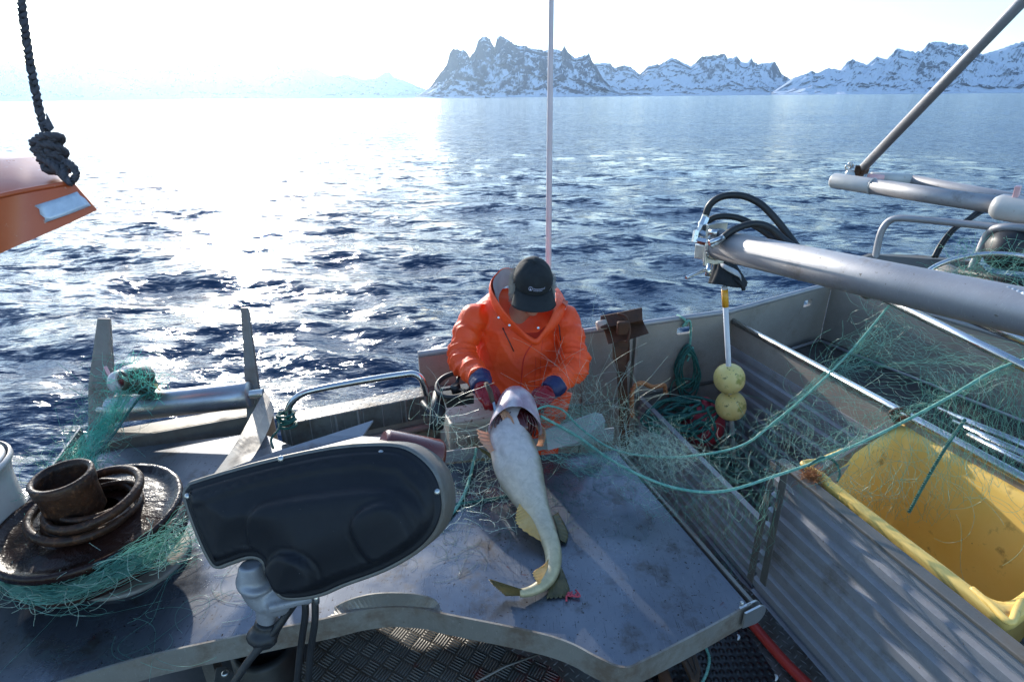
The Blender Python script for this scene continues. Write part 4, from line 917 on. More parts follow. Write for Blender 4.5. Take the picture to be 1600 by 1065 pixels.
mb = MB(); mb.grid([[PT(1124, 409, 2.79), PT(1127, 417, 2.79)], [PT(1135, 414, 2.765), PT(1136, 423, 2.76)], [PT(1146, 419, 2.765), PT(1148, 429, 2.765)], [PT(1153, 423, 2.79), PT(1156, 433, 2.78)], [PT(1158, 430, 2.81), PT(1159, 440, 2.8)]]); o = obj('pale_stripe', mb, 'grey_cloth', fg); so_ = o.modifiers.new('s', 'SOLIDIFY'); so_.thickness = .003

# ================================================================== HYDRAULIC BOOM
bm0 = PT(1122, 382, 2.10); bm1 = PT(1660, 500, 1.235); bxd = (bm1-bm0).normalized()
boom = empty('hydraulic_boom', bm0, 'thick round aluminium hydraulic boom reaching in from the right over the bins', 'boom')
mb = MB(); ex_ = bm0+bxd*2.3
mb.tube([bm0, lerp(bm0, ex_, .3), lerp(bm0, ex_, .7), ex_], .054, 40); obj('boom_tube', mb, 'alu', boom)
mb = MB(); mb.lathe(bm0, bxd, [(.054, .004), (.0575, .002), (.0575, -.006), (.054, -.008)], 40)
for k in range(26): a = k/26*2*math.pi; X = bxd.orthogonal().normalized(); Y2 = bxd.cross(X); mb.ball(bm0+X*.056*math.cos(a)+Y2*.056*math.sin(a), .0045, 6)
obj('weld_ring', mb, 'zinc', boom)
mb = MB(); sx = (bxd.cross(UP)).normalized()
mb.box(bm0-bxd*.014, .012, .095, .155, bxd, UP)
mb.box(bm0-bxd*.055+UP*.022, .06, .075, .05, bxd, UP); mb.box(bm0-bxd*.06-UP*.035, .05, .06, .055, bxd, UP); mb.box(bm0-bxd*.05+UP*.058-sx*-.01, .045, .05, .02, bxd, UP)
obj('end_block', mb, 'zinc', boom, bevel=.003)
mb = MB(); 
for dx_, dz_ in ((.03, .06), (-.03, .06), (.03, -.06), (-.03, -.06)):
    mb = MB(); mb.lathe(bm0-bxd*.021+sx*dx_+UP*dz_, -bxd, [(.009, 0), (.009, .008), (.0, .009)], 6, smooth=False, cap=False); obj('bolt', mb, 'zinc', boom)
# lever below
mb = MB(); mb.tube([PT(1109, 412, 2.03), PT(1106, 431, 2.03)], .010, 12); mb.tube(cr([PT(1106, 422, 2.03), PT(1096, 424, 2.02), PT(1072, 434, 1.99)], 4), .0055, 10); obj('lever', mb, 'steel', boom)
def fitting(p, d, L_=.045, r_=.012):
    mb = MB(); d = d.normalized(); mb.lathe(p, d, [(r_*.7, -.01), (r_*.95, -.008), (r_*.95, .004), (r_*1.25, .005), (r_*1.25, .016), (r_, .017), (r_, L_), (r_*.8, L_+.002)], 12, smooth=False); return mb
hs = [([(1103, 335), (1108, 322), (1118, 312), (1133, 306), (1152, 305), (1170, 309), (1190, 320), (1210, 340), (1228, 362), (1245, 385)], 2.10, 1.98, .0125),
      ([(1102, 352), (1107, 345), (1120, 339), (1138, 338), (1158, 342), (1180, 353), (1200, 366), (1222, 383)], 2.13, 2.02, .0115),
      ([(1131, 370), (1145, 360), (1165, 352), (1185, 350), (1205, 357), (1222, 372), (1240, 386), (1252, 396)], 2.01, 1.95, .0125)]
for (pp, ka, kb, r_) in hs:
    n_ = len(pp); P = [PT(x, y, lerp(ka, kb, i/(n_-1))) for i, (x, y) in enumerate(pp)]; mb = MB(); mb.tube(cr(P, 6), r_, 14); obj('hydraulic_hose', mb, 'rubber', boom)
    obj('hose_fitting', fitting(P[0]-(P[1]-P[0]).normalized()*.045, P[1]-P[0]), 'zinc', boom)
mb = MB(); mb.tube([PT(1103, 340, 2.10), PT(1098, 352, 2.10), PT(1093, 362, 2.11)], .014, 6, smooth=False); mb.tube([PT(1093, 362, 2.11), PT(1108, 368, 2.09)], .013, 6, smooth=False); mb.tube([PT(1088, 374, 2.12), PT(1106, 378, 2.09)], .014, 6, smooth=False); mb.tube([PT(1089, 360, 2.11), PT(1086, 378, 2.12)], .013, 6, smooth=False); mb.tube([PT(1109, 362, 2.06), PT(1122, 364, 2.04)], .012, 10); mb.tube([PT(1108, 380, 2.0), PT(1131, 370, 2.01)], .009, 10)
obj('elbow_fittings', mb, 'steel', boom)
mb = MB(); pw = PT(1578, 458, 1.30); pw2 = PT(1600, 466, 1.27)
mb.box(lerp(pw, pw2, .3), .075, .022, .014, bxd, UP)
for k in range(14): mb.ball(lerp(pw, pw2, -.3+k*.12)+UP*(.008+.002*math.sin(k*2)), .006, 8)
mk('weld_lug', baked(mb, .003, 2, name='weld_lug'), 'zinc', boom)

# upper twin-tube boom
ub0, ub1 = PT(1303, 282, 3.22), PT(1620, 330, 2.5)
ud = (ub1-ub0).normalized(); uL = (ub1-ub0).length
ub = empty('twin_tube_boom', ub0, 'pale twin-tube gaff boom with white painted tip, upper right over the sea', 'boom')
mb = MB(); mb.lathe(ub0, ud, [(.0, -.012), (.034, -.010), (.041, 0), (.042, .21)], 28, cap=False); obj('white_tip', mb, 'white_metal', ub)
mb = MB(); mb.tube([ub0+ud*.21, ub0+ud*uL*.95], .040, 28); obj('near_tube', mb, 'alu', ub)
mb = MB(); u2 = PT(1420, 282, 3.15); u3 = PT(1660, 326, 2.75); mb.tube([u2, lerp(u2, u3, 1.6)], .033, 24); obj('far_tube', mb, 'alu', ub)
mb = MB(); mb.tube([PT(1360, 276, 3.18), u2], [.025, .036], 24); obj('white_joint', mb, 'white_metal', ub)
mb = MB(); mb.torus(ub0+ud*.215, ud, .041, .004, 30, 6); obj('weld_ring', mb, 'white_metal', ub)
mb = MB(); mb.torus(u2, (u3-u2), .034, .004, 30, 6); obj('weld_ring', mb, 'white_metal', ub)
mb = MB(); mb.tube([PT(1356, 277, 3.12), PT(1380, 279, 3.1)], .02, 16); obj('pink_patch', mb, 'pink', ub)
s0_ = PT(1556, 322, 2.58); mb = MB(); mb.lathe(s0_, ud, [(.040, -.01), (.056, .012), (.058, .03), (.058, 1.2)], 30); obj('white_sleeve', mb, 'white_metal', ub)
mb = MB(); mb.box(PT(1588, 304, 2.5), .02, .03, .075, ud+Vector((.2, 0, .1)), UP+ud*.5); obj('pink_lug', mb, 'pink', ub, bevel=.003)
mb = MB(); mb.prism([PT(1322, 271, 3.16), PT(1326, 264, 3.16), PT(1334, 267, 3.16), PT(1338, 275, 3.16)], (0, .012, 0)); mb.torus(PT(1325, 261, 3.16), (0, 1, .3), .014, .0045, 20, 8); mb.torus(PT(1329, 258, 3.16), (1, .6, .3), .014, .0045, 20, 8); obj('shackle', mb, 'zinc', ub)
mb = MB(); mb.box(PT(1343, 267, 3.16), .035, .05, .06, ud, UP); mb.box(PT(1352, 265, 3.14), .02, .05, .05, ud, UP); obj('hinge', mb, 'rust', ub, bevel=.004)
st0, st1 = PT(1349, 262, 3.14), PT(1620, -22, 2.15)
mb = MB(); mb.tube([st0, lerp(st0, st1, 1.5)], .024, 18); o = obj('stay_pole', mb, 'alu'); tag(o, 'slanting aluminium stay pole rising from the boom tip to the top right corner', 'pole')
# handrail loop behind
hl = [PT(1367, 410, 2.95), PT(1371, 385, 2.93), PT(1378, 360, 2.9), PT(1390, 345, 2.87), PT(1408, 341, 2.83), PT(1450, 344, 2.75), PT(1520, 351, 2.62), PT(1640, 363, 2.4)]
mb = MB(); mb.tube(cr(hl, 6), .0165, 14); lp = obj('rail_loop', mb, 'alu'); tag(lp, 'bent grey tubular guard rail with rounded corner above the hydraulic boom', 'guard rail')
mb = MB(); mb.tube(cr([PT(1518, 420, 2.65), PT(1530, 395, 2.62), PT(1545, 365, 2.58), PT(1570, 355, 2.5), PT(1640, 360, 2.4)], 6), .018, 14); tag(obj('guard_rail_brace', mb, 'alu'), 'second bent grey tube crossing behind the guard rail at the right edge', 'guard rail')
# plate beam below the loop
mb = MB(); mb.prism([PT(1350, 402, 2.95), PT(1362, 398, 2.95), PT(1450, 401, 2.85), PT(1530, 410, 2.7), PT(1560, 440, 2.6), PT(1420, 438, 2.8), PT(1350, 412, 2.95)], Vector((0, .03, 0)))
tag(obj('beam_plate', mb, 'alu_dirty', bevel=.004), 'stained grey plate beam under the guard rail, behind the boom', 'beam')
# net roller bars
n0, n1 = PT(1362, 456, 2.46), PT(1640, 592, 1.82); n1 = lerp(n0, n1, 1.35)
nb = empty('net_bar', n0, 'thin shiny stainless net bar slanting below the hydraulic boom', 'net bar')
mb = MB(); mb.tube([n0, n1], .0165, 18); obj('bar', mb, 'steel', nb)
mb = MB(); mb.lathe(PT(1356, 454, 2.47), (n1-n0), [(.034, -.02), (.036, 0), (.036, .012), (.02, .016)], 24); obj('end_disc', mb, 'alu_dirty', nb)
mb = MB(); mb.tube([PT(1490, 486, 2.35), PT(1640, 546, 2.0)], .021, 18); tag(obj('second_net_bar', mb, 'steel'), 'second stainless bar partly hidden behind the hydraulic boom', 'net bar')
mb = MB(); mb.tube([PT(1500, 442, 2.45), PT(1560, 462, 2.3), PT(1640, 478, 2.2)], .022, 14); tag(obj('grey_pipe', mb, 'alu'), 'grey pipe just above the hydraulic boom near the right edge', 'pipe')
mb = MB(); mb.lathe(PT(1468, 425, 2.7), PT(1500, 440, 2.6)-PT(1468, 425, 2.7), [(.045, 0), (.05, .01), (.05, .09), (.045, .10), (.03, .10), (.03, .06)], 28, cap=False); tag(obj('pipe_flange', mb, 'cream'), 'short pale flange cylinder behind the hydraulic boom', 'flange')
mb = MB(); mb.tube(cr([PT(1440, 432, 2.5), PT(1462, 416, 2.48), PT(1495, 404, 2.44), PT(1540, 397, 2.38), PT(1590, 399, 2.3), PT(1640, 410, 2.2)], 6), .011, 12); tag(obj('steel_hoop', mb, 'steel'), 'thin curved stainless hoop arching over the net pile at right', 'hoop')
for (dx, lab) in ((0, 'left one of two black cables looping under the twin-tube boom'), (5, 'right one of two black cables looping under the twin-tube boom')):
    mb = MB(); mb.tube(cr([PT(1458+dx, 402, 2.8), PT(1470+dx, 380, 2.8), PT(1488+dx, 358, 2.8), PT(1512+dx, 342, 2.8), PT(1530+dx*2, 328, 2.8), PT(1560, 312+dx, 2.75), PT(1640, 308+dx, 2.6)], 6), .0085, 10)
    tag(obj('black_cable', mb, 'rubber'), lab, 'cable', 'black cables under the twin-tube boom')
# black outboard-like drum
mb = MB(); dc = PT(1592, 392, 2.5); dax = Vector((.9, -.2, -.05)).normalized(); mb.lathe(dc-dax*.10, dax, [(0, -.02), (.04, -.02), (.07, 0), (.085, .03), (.088, .08), (.084, .085), (.088, .09), (.088, .25), (.0, .26)], 36, cap=False)
tag(obj('black_drum', mb, 'rubber'), 'glossy black drum under the guard rail at the right edge', 'drum')
mb = MB(); 
for k in range(4): mb.tube([PT(1500+k*9, 425+k*7, 2.5-.02*k), PT(1650, 450+k*14, 2.2-.03*k)], .018-.002*k, 10)
tag(obj('dark_pipe_stack', mb, 'rubber'), 'dark pipes bundled beneath the black drum at the right edge', 'pipe stack')

# ================================================================== FLOOR ITEMS, BOTTOM RIGHT
mz = WK+.004
mb = MB(); mb.prism([G(968, 1035, mz), G(1140, 945, mz), G(1245, 1110, mz), G(1000, 1110, mz), G(965, 1075, mz)], (0, 0, .012)); tag(obj('rubber_mat', mb, 'mat'), 'black studded rubber mat on the walkway beside the tray corner', 'mat')
rh = [PT(1150, 935, 1.9), PT(1180, 975, 1.93), PT(1215, 1020, 1.93), PT(1275, 1090, 1.92)]
rh = [G(x, y, WK+.03) for x, y in [(1128, 915), (1160, 955), (1200, 1003), (1235, 1042), (1290, 1095)]]
mb = MB(); mb.tube(cr(rh, 6), .020, 16); tag(obj('red_hose', mb, 'red'), 'red water hose lying on the tread plate walkway', 'hose')
gl = [G(x, y, WK+.03) for x, y in [(1088, 985), (1098, 1002), (1108, 1025), (1105, 1048), (1095, 1070), (1085, 1090)]]
tag(rope('green_line', gl, .0055, 'rope_green'), 'light green rope end lying on the black rubber mat', 'rope')
mb = MB(); zt = 1.5; mb.prism([G(x, y, WK+.10) for x, y in [(1052, 1000), (1078, 990), (1095, 1045), (1092, 1066), (1080, 1060)]], (0, 0, -.02))
kn = empty('leather_strap', G(1075, 1030, WK+.08), 'pointed brown strap with stitched edge below the tray lip', 'strap'); obj('strap', mb, 'wood', kn, bevel=.003)
mb = MB(); mb.tube([G(x, y, WK+.103) for x, y in [(1058, 1002), (1083, 1046), (1086, 1054), (1088, 1046), (1074, 997)]], .0018, 6); obj('stitching', mb, 'rubber', kn)
mb = MB(); mb.tube([G(1022, 1012, WK+.05), G(1050, 1090, WK+.05)], .022, 12); tag(obj('rusty_rod', mb, 'rust_dull'), 'dark rusty rod standing in the gap left of the strap', 'rod')
for (x, y, lab) in ((1153, 995, 'tiny white shell fragment on the black mat near the red hose'), (1212, 1058, 'tiny white shell fragment on the black mat at the bottom edge')):
    mb = MB(); c_ = G(x, y, mz+.014); mb.tube(cr([c_+Vector((-.006, -.012, 0)), c_+Vector((.004, 0, .004)), c_+Vector((.002, .014, 0))], 4), [.002, .003, .004, .005, .005, .005, .004, .003, .001], 8); tag(obj('shell_fragment', mb, 'pole'), lab, 'shell fragment', 'shell fragments on the mat')

# ================================================================== LEFT EDGE AND BACKGROUND MASTS
mb = MB(); 
mb.tube([PY(861.5, -260, 3.05), PY(861.5, 0, 3.05), PY(859, 200, 3.02), PY(857, 410, 3.0), PY(855, 470, 3.0), Vector((PY(855, 470, 3.0).x, 3.0, 1.7))], [.010, .0125, .014, .0155, .016, .016], 14)
wp0 = PY(855, 470, 3.0)
tag(obj('whip_pole', mb, 'pinkpole'), 'thin tall pinkish white pole rising behind the fisherman', 'pole')
# orange rescue boat hull corner
oh = empty('orange_hull', PT(0, 330, 1.45), 'orange fibreglass hull corner of a small boat hanging at the left edge', 'small boat')
kf = 1.36; 
F_ = [PT(-160, 262, 1.30), PT(0, 250, 1.42), PT(55, 246, 1.50), PT(88, 256, 1.50), PT(112, 282, 1.44)]
E_ = [PT(-160, 340, 1.16), PT(0, 306, 1.28), PT(50, 296, 1.33), PT(90, 289, 1.36), PT(113, 285, 1.40)]
H_ = [PT(-160, 350, 1.15), PT(0, 311, 1.275), PT(52, 300, 1.325), PT(92, 293, 1.355), PT(117, 288, 1.39)]
B_ = [PT(-160, 470, 1.20), PT(0, 396, 1.30), PT(60, 370, 1.33), PT(110, 348, 1.36), PT(152, 328, 1.42)]
K_ = [PT(-160, 440, 1.8), PT(0, 370, 1.85), PT(60, 350, 1.8), PT(100, 335, 1.7), PT(145, 322, 1.55)]
J_ = [PT(-160, 230, 1.8), PT(0, 238, 1.85), PT(50, 240, 1.75), PT(85, 250, 1.6), PT(112, 278, 1.50)]
rails = [F_, [lerp(a, b, .5)-UP*.006 for a, b in zip(F_, E_)], E_, H_, [lerp(a, b, .5) for a, b in zip(H_, B_)], B_, K_, J_]
RC = [cr(q_, 8) for q_ in rails]; mb = MB(); mb.grid([[q_[i] for q_ in RC] for i in range(len(RC[0]))], closed=True); mb.add([q_[-1] for q_ in RC], [tuple(range(8))]); mb.add([q_[0] for q_ in RC], [tuple(range(8))])
o = obj('hull_shell', mb, 'orange_hull', oh); es = o.modifiers.new('e', 'EDGE_SPLIT'); es.split_angle = R(28)
mb = MB(); mb.tube(cr([lerp(a, b, .5)+Vector((0, -.003, .003)) for a, b in zip(E_, H_)], 6), .006, 10); obj('edge_moulding', mb, 'orange_hull', oh)
def on_hull(c_, f_):
    k_ = int(round(c_*8)); k_ = min(k_, len(RC[3])-1); a, m_, b = RC[3][k_], RC[4][k_], RC[5][k_]; p = lerp(a, m_, f_*2) if f_ < .5 else lerp(m_, b, f_*2-1)
    return p+(CAMP-p).normalized()*.004
mb = MB(); mb.grid([[on_hull(2.05+.12*f_*2+u_*(1.72-.12*f_), lerp(.30, .24, u_)+f_*lerp(.45, .56, u_)) for f_ in (0, .25, .5, .75, 1)] for u_ in [k/8 for k in range(9)]]); o = obj('reflective_tape', mb, 'tape', oh); so_ = o.modifiers.new('s', 'SOLIDIFY'); so_.thickness = .001
mb = MB(); mb.prism([PT(-40, 240, 1.9), PT(30, 239, 1.9), PT(-40, 242, 1.8)], (0, .02, 0)); obj('orange_deck_edge', mb, mat_var('bright_orange_gel', (.75, .18, .02), (.8, .22, .03), 5, (.3, .4)), oh)
# hanging rope with big knot
hr_ = empty('hanging_rope', PT(82, 240, 1.40), 'dark braided rope with a big knot hanging from above onto the orange hull', 'rope')
rope('line', [PT(-4, -420, 1.34), PT(26, -60, 1.36), PT(33, 0, 1.37), PT(44, 80, 1.38), PT(57, 150, 1.39), PT(66, 190, 1.40), PT(72, 205, 1.40)], .0095, 'rope_dark', hr_)
P = []; kc = PT(80, 240, 1.40); rs2 = random.Random(11)
for k in range(46):
    a = k*1.9; b = k*.83; P.append(kc+Vector((.034*math.cos(a)*math.cos(b*.7)+.006*math.sin(b), .026*math.sin(a), .045*math.sin(b)*math.cos(a*.35))))
P += [PT(88, 262, 1.38), PT(98, 275, 1.38), PT(112, 284, 1.38), PT(119, 270, 1.38), PT(112, 258, 1.38), PT(102, 254, 1.39), PT(100, 268, 1.38), PT(104, 280, 1.37), PT(112, 287, 1.37)]
rope('knot', P, .0085, 'rope_dark', hr_, n=6)
mb = MB(); mb.prism([PT(72, 177, 1.38), PT(84, 200, 1.38), PT(78, 206, 1.38), PT(72, 196, 1.38)], (0, .002, 0)); obj('torn_tape', mb, 'rope_dark', hr_)
# white drum at left edge
wd = empty('white_drum', PT(-10, 800, 1.65), 'white plastic drum with thin folded rim at the left edge', 'drum')
mb = MB(); ac = PT(-72, 690, 1.75); ad = (PT(-60, 850, 1.55)-ac).normalized()
wdn = Vector((.1, .0, -1)).normalized(); cw = PT(-125, 752, 1.72)
mb.lathe(cw, wdn, [(.215, -.005), (.222, 0), (.222, .012), (.213, .016), (.20, .07), (.185, .30), (.17, .34), (0, .34)], 56, cap=False); obj('drum_shell', mb, 'white_metal', wd)
mb = MB(); mb.lathe(cw, wdn, [(0, -.012), (.19, -.01), (.205, -.004), (.205, .01), (0, .012)], 56, cap=False); obj('lid', mb, 'white_metal', wd)

# ================================================================== FISHERMAN
from mathutils.bvhtree import BVHTree
def mat_jacket():
    m = NT('orange_oilskin'); f = m.ramp(m.noise(5), [(.3, 0), (.7, 1)]); c = m.mix(f, (.86, .06, .006), (.92, .095, .010))
    n = m.bump(m.noise(9, 5, .6, dist=.6), .5, .02); m.set(col=c, rough=m.ramp(m.noise(14), [(.3, .48), (.7, .66)]), norm=n)
    return m.m
MT['jacket'] = mat_jacket()
MT['jacket_red'] = mat_var('red_jacket_lining', (.62, .02, .008), (.72, .04, .012), 8, (.45, .6), 0, .2, 40)
MT['skin'] = mat_var('weathered_skin', (.45, .22, .14), (.52, .27, .18), 20, (.45, .6), 0, .2, 120); 
MT['hair'] = mat_var('grey_hair', (.30, .28, .25), (.50, .47, .42), 60, (.5, .7), 0, .6, 200, stretch=(1, 1, .2))
MT['glove'] = mat_var('red_rubber_glove', (.22, .008, .012), (.36, .014, .02), 14, (.22, .4), 0, .4, 60)
MT['cuff'] = mat_var('navy_wet_cuff', (.010, .014, .06), (.02, .028, .10), 25, (.4, .6), 0, .5, 60)
MT['cap'] = mat_var('black_cap_cotton', (.010, .011, .012), (.017, .018, .019), 12, (.75, .9), 0, .35, 260, .0015)
MT['print'] = mat_var('white_print', (.55, .55, .75), (.65, .65, .8), 30, (.6, .7))
MT['patch'] = mat_var('pink_reflective_patch', (.85, .45, .42), (.9, .52, .5), 30, (.3, .4))
feet = Vector((.05, 2.50, DK))
man = empty('person', feet, 'fisherman in orange oilskin jacket and black cap, looking down at the cod in red gloves', 'person')
Ls, Rs = PT(740, 499, 2.60), PT(882, 499, 2.60)
El, Wl = PT(722, 560, 2.52), PT(750, 592, 2.33)
Er, Wr = PT(898, 572, 2.52), PT(868, 602, 2.38)
def ell_rings(lst, n=36):
    rows = []
    for (c, rx, ry, p) in lst:
        rows.append([Vector((c.x+rx*math.copysign(abs(math.cos(a))**p, math.cos(a)), c.y+ry*math.copysign(abs(math.sin(a))**p, math.sin(a)), c.z)) for a in [2*math.pi*k/n for k in range(n)]])
    return rows
nb_ = lerp(Ls, Rs, .5)
cx = nb_.x; 
TR = [(Vector((cx, 2.50, 1.66)), .19, .14, .9), (Vector((cx, 2.49, 1.75)), .215, .155, .9), (Vector((cx-.01, 2.46, 1.90)), .20, .15, .9), (Vector((cx-.01, 2.46, 2.05)), .198, .145, .88), (Vector((cx, 2.48, 2.20)), .205, .145, .85), (Vector((cx, 2.50, 2.33)), .215, .14, .85), (Vector((cx, 2.52, 2.405)), .205, .115, .9), (Vector((cx, 2.54, 2.455)), .135, .085, 1)]
TRc = [(lerp(TR[i][0], TR[i+1][0], t/3), lerp(TR[i][1], TR[i+1][1], t/3), lerp(TR[i][2], TR[i+1][2], t/3), TR[i][3]) for i in range(len(TR)-1) for t in range(3)]+[TR[-1]]
mb = MB(); rows = ell_rings(TRc); mb.grid(rows, closed=True); mb.add(rows[0], [tuple(range(36))]); mb.add(rows[-1], [tuple(range(36))])
def sleeve(S, E_, W_, sgn):
    P = cr([S+Vector((-sgn*.04, 0, .005)), S, lerp(S, E_, .5)+Vector((sgn*.012, 0, 0)), E_, lerp(E_, W_, .5), W_], 6); n_ = len(P)
    rr_ = [lerp(.070, .052, i/(n_-1))+.006*math.sin(i*1.3)*(i > 8)+.010*math.exp(-((i-18)/3)**2) for i in range(n_)]
    mb.tube(P, rr_, 20); mb.ball(S, (.072, .078, .066), 20); mb.ball(E_, .066, 18)
sleeve(Ls, El, Wl, -1); sleeve(Rs, Er, Wr, 1)
jm = baked(mb, .0055, 6, name='jacket')
# folds: at the elbows, armpits and waist
def fold(co):
    v = .0030*mnoise.fractal(co*9, .7, 2, 4)+.010*(mnoise.ridged_multi_fractal(co*Vector((5.5, 5.5, 4)).x+Vector((co.y*3, co.z*2, 0)), .9, 2.1, 3, 1.0, 2.0)*.5-.5)*.25
    for E_, S, W_ in ((El, Ls, Wl), (Er, Rs, Wr)):
        d = (co-E_).length; ax_ = (W_-S).normalized(); s_ = (co-E_).dot(ax_)
        cr_ = math.sin(s_*80+4*mnoise.noise(co*9)); v += .009*math.exp(-(d/.14)**2)*(1-2*abs(cr_)**.6)
        a2 = lerp(E_, W_, .8); d = (co-a2).length; v += .004*math.exp(-(d/.06)**2)*math.sin((co-a2).dot((W_-E_).normalized())*160)
        d = (co-S).length; v += .005*math.exp(-(d/.14)**2)*math.sin((co-S).dot(Vector((.6 if S.x < cx else -.6, .1, .8)))*70+2*mnoise.noise(co*7))
    cr_ = math.sin(co.z*34+co.x*16+5*mnoise.noise(co*4)); v += .007*max(0, 1-abs(co.z-1.98)/.25)*(1-2*abs(cr_)**.6)
    cr_ = math.sin((co.x-cx)*30+co.z*20+4*mnoise.noise(co*4+Vector((3, 1, 2)))); v += .005*max(0, 1-abs(co.z-2.2)/.2)*(1-2*abs(cr_)**.6)
    return v*.72
displace(jm, fold)
jt = BVHTree.FromPolygons([v.co.copy() for v in jm.vertices], [tuple(p.vertices) for p in jm.polygons])
def onj(x, y, off=.002, tree=None):
    d = ray(x, y).normalized(); h = (tree or jt).ray_cast(CAMP, d)
    return h[0]-d*off if h[0] else PT(x, y, 2.42)
jacket = mk('jacket', jm, 'jacket', man, fix=False)
mb = MB(); mb.tube(cr([onj(x, y, .001) for x, y in [(836, 533), (826, 545), (818, 562), (815, 590), (813, 612), (812, 640)]], 8), .0030, 8); obj('zip_flap', mb, 'jacket_red', jacket)
for x0_ in (840, 848):
    mb = MB(); mb.tube(cr([onj(x, y, .0) for x, y in [(x0_, 528), (x0_-3, 560), (x0_-4, 590), (x0_-5, 612)]], 8), .0012, 6); obj('stitch_line', mb, 'jacket_red', jacket)
mb = MB(); mb.tube([onj(x, y, .003) for x, y in [(786, 513), (791, 524), (797, 536), (803, 549)]], .0022, 8); mb.ball(onj(786, 513, .005), .004, 8); obj('drawstring', mb, 'rubber', jacket)
mb = MB(); mb.tube([onj(x, y, .003) for x, y in [(868, 480), (871, 495), (874, 512), (876, 532)]], .0022, 8); mb.ball(onj(867, 479, .006), (.009, .008, .008), 10); obj('drawstring', mb, 'rubber', jacket)
mb = MB(); mb.grid([[onj(x, y, .003) for x, y in r_] for r_ in ([(880, 467), (888, 471)], [(878, 474), (886, 478)], [(877, 481), (884, 484)])]); obj('shoulder_patch', mb, 'patch', jacket)
# hood and collar: one band round the neck
lo = [(836, 536, 2.405), (806, 518, 2.43), (782, 495, 2.50), (768, 470, 2.60), (782, 446, 2.74), (820, 440, 2.80), (866, 448, 2.72), (886, 472, 2.60), (874, 502, 2.48), (850, 525, 2.42)]
hi = [(832, 528, 2.40), (802, 502, 2.39), (780, 474, 2.44), (766, 446, 2.52), (774, 428, 2.62), (796, 418, 2.70), (858, 440, 2.74), (868, 462, 2.58), (863, 490, 2.45), (846, 520, 2.40)]
loC = cr([PT(*q) for q in lo], 6, True); hiC = cr([PT(*q) for q in hi], 6, True); cH = sum(loC, Vector())/len(loC); mb = MB(); rows = []
for i, (a, b) in enumerate(zip(loC, hiC)):
    o_ = (a-cH); o_.z = 0; o_ = o_.normalized() if o_.length > 0 else o_; w_ = .008*mnoise.noise(a*20)
    rows.append([a-UP*.015, lerp(a, b, .35)+o_*(.010+w_), lerp(a, b, .7)+o_*(.008-w_), b+o_*.002, b-o_*.005, lerp(a, b, .6)-o_*.004, a-o_*.010-UP*.01])
rows.append(rows[0]); mb.grid(rows, closed=True); hood = obj('hood', mb, 'jacket', jacket)
sb_ = hood.modifiers.new('s', 'SUBSURF'); sb_.levels = 1; sb_.render_levels = 1
# pale lining and red inner collar
mb = MB(); mb.grid([[lerp(a, b, .98)-((a-cH).xy.to_3d().normalized())*.013, lerp(a, b, .5)-((a-cH).xy.to_3d().normalized())*.02, a-((a-cH).xy.to_3d().normalized())*.035] for a, b in list(zip(loC, hiC))[17:38]]); obj('hood_lining', mb, 'grey_cloth', jacket)
mb = MB(); mb.grid([[PT(808, 513, 2.44), PT(836, 529, 2.415)], [PT(820, 520, 2.44), PT(838, 528, 2.413)], [PT(840, 519, 2.44), PT(840, 527, 2.413)], [PT(854, 508, 2.45), PT(843, 526, 2.415)]]); obj('inner_collar', mb, 'jacket_red', jacket)
for (x, y) in ((779, 496), (796, 508), (841, 512)):
    p = PT(x, y, 2.385 if x > 780 else 2.41); mb = MB(); mb.lathe(p, CAMP-p, [(.0055, -.002), (.0055, .001), (.003, .0015), (.003, -.001)], 14); obj('snap_button', mb, 'steel', jacket)
# body: head, neck, torso, arms, legs as one surface
Hc = PT(832, 446, 2.47)
pit = R(24); yaw = R(3); rol = R(2)
Mh = (Matrix.Rotation(yaw, 3, 'Z') @ Matrix.Rotation(pit, 3, 'X') @ Matrix.Rotation(rol, 3, 'Y'))
def HL(x, y, z): return Hc+Mh @ Vector((x, y, z))
mb = MB()
mb.ball(HL(0, .008, .022), (.074, .094, .090), 28, Mh); mb.ball(HL(0, -.022, -.045), (.058, .066, .072), 24, Mh); mb.ball(HL(0, -.066, -.096), (.027, .020, .018), 14, Mh)
mb.ball(HL(0, -.060, -.07), (.038, .028, .03), 14, Mh)
mb.tube([HL(0, -.088, .005), HL(0, -.104, -.026), HL(0, -.098, -.036)], [.009, .013, .010], 12); 
for s_ in (-1, 1): mb.ball(HL(s_*.010, -.094, -.034), .008, 8); mb.ball(HL(s_*.075, .012, -.012), (.010, .020, .032), 12, Mh); mb.ball(HL(s_*.033, -.078, .0), (.016, .012, .010), 10, Mh); mb.ball(HL(s_*.042, -.062, -.035), (.020, .022, .020), 10, Mh)
mb.ball(HL(0, -.088, -.062), (.022, .008, .0045), 12, Mh); mb.ball(HL(0, -.085, -.073), (.019, .008, .005), 12, Mh)
mb.tube([HL(0, .02, -.06), nb_+Vector((0, .0, .03)), nb_-UP*.05], [.050, .052, .045], 20)
TRi = [(c, rx*.74, ry*.70, p) for c, rx, ry, p in TRc[:-3]]; rows = ell_rings(TRi, 24); mb.grid(rows, closed=True); mb.add(rows[0], [tuple(range(24))]); mb.add(rows[-1], [tuple(range(24))])
for S, E_, W_ in ((Ls, El, Wl), (Rs, Er, Wr)): mb.tube([lerp(nb_-UP*.12+Vector((0, .04, 0)), S, .5), lerp(nb_-UP*.07+Vector((0, .02, 0)), S, .9), E_, W_], [.03, .03, .030, .028], 14)
for s_ in (-1, 1):
    mb.tube([Vector((cx+s_*.09, 2.50, 1.74)), Vector((cx+s_*.10, 2.48, 1.40)), Vector((cx+s_*.11, 2.52, 1.05)), Vector((cx+s_*.115, 2.47, 1.0))], [.085, .06, .045, .045], 14)
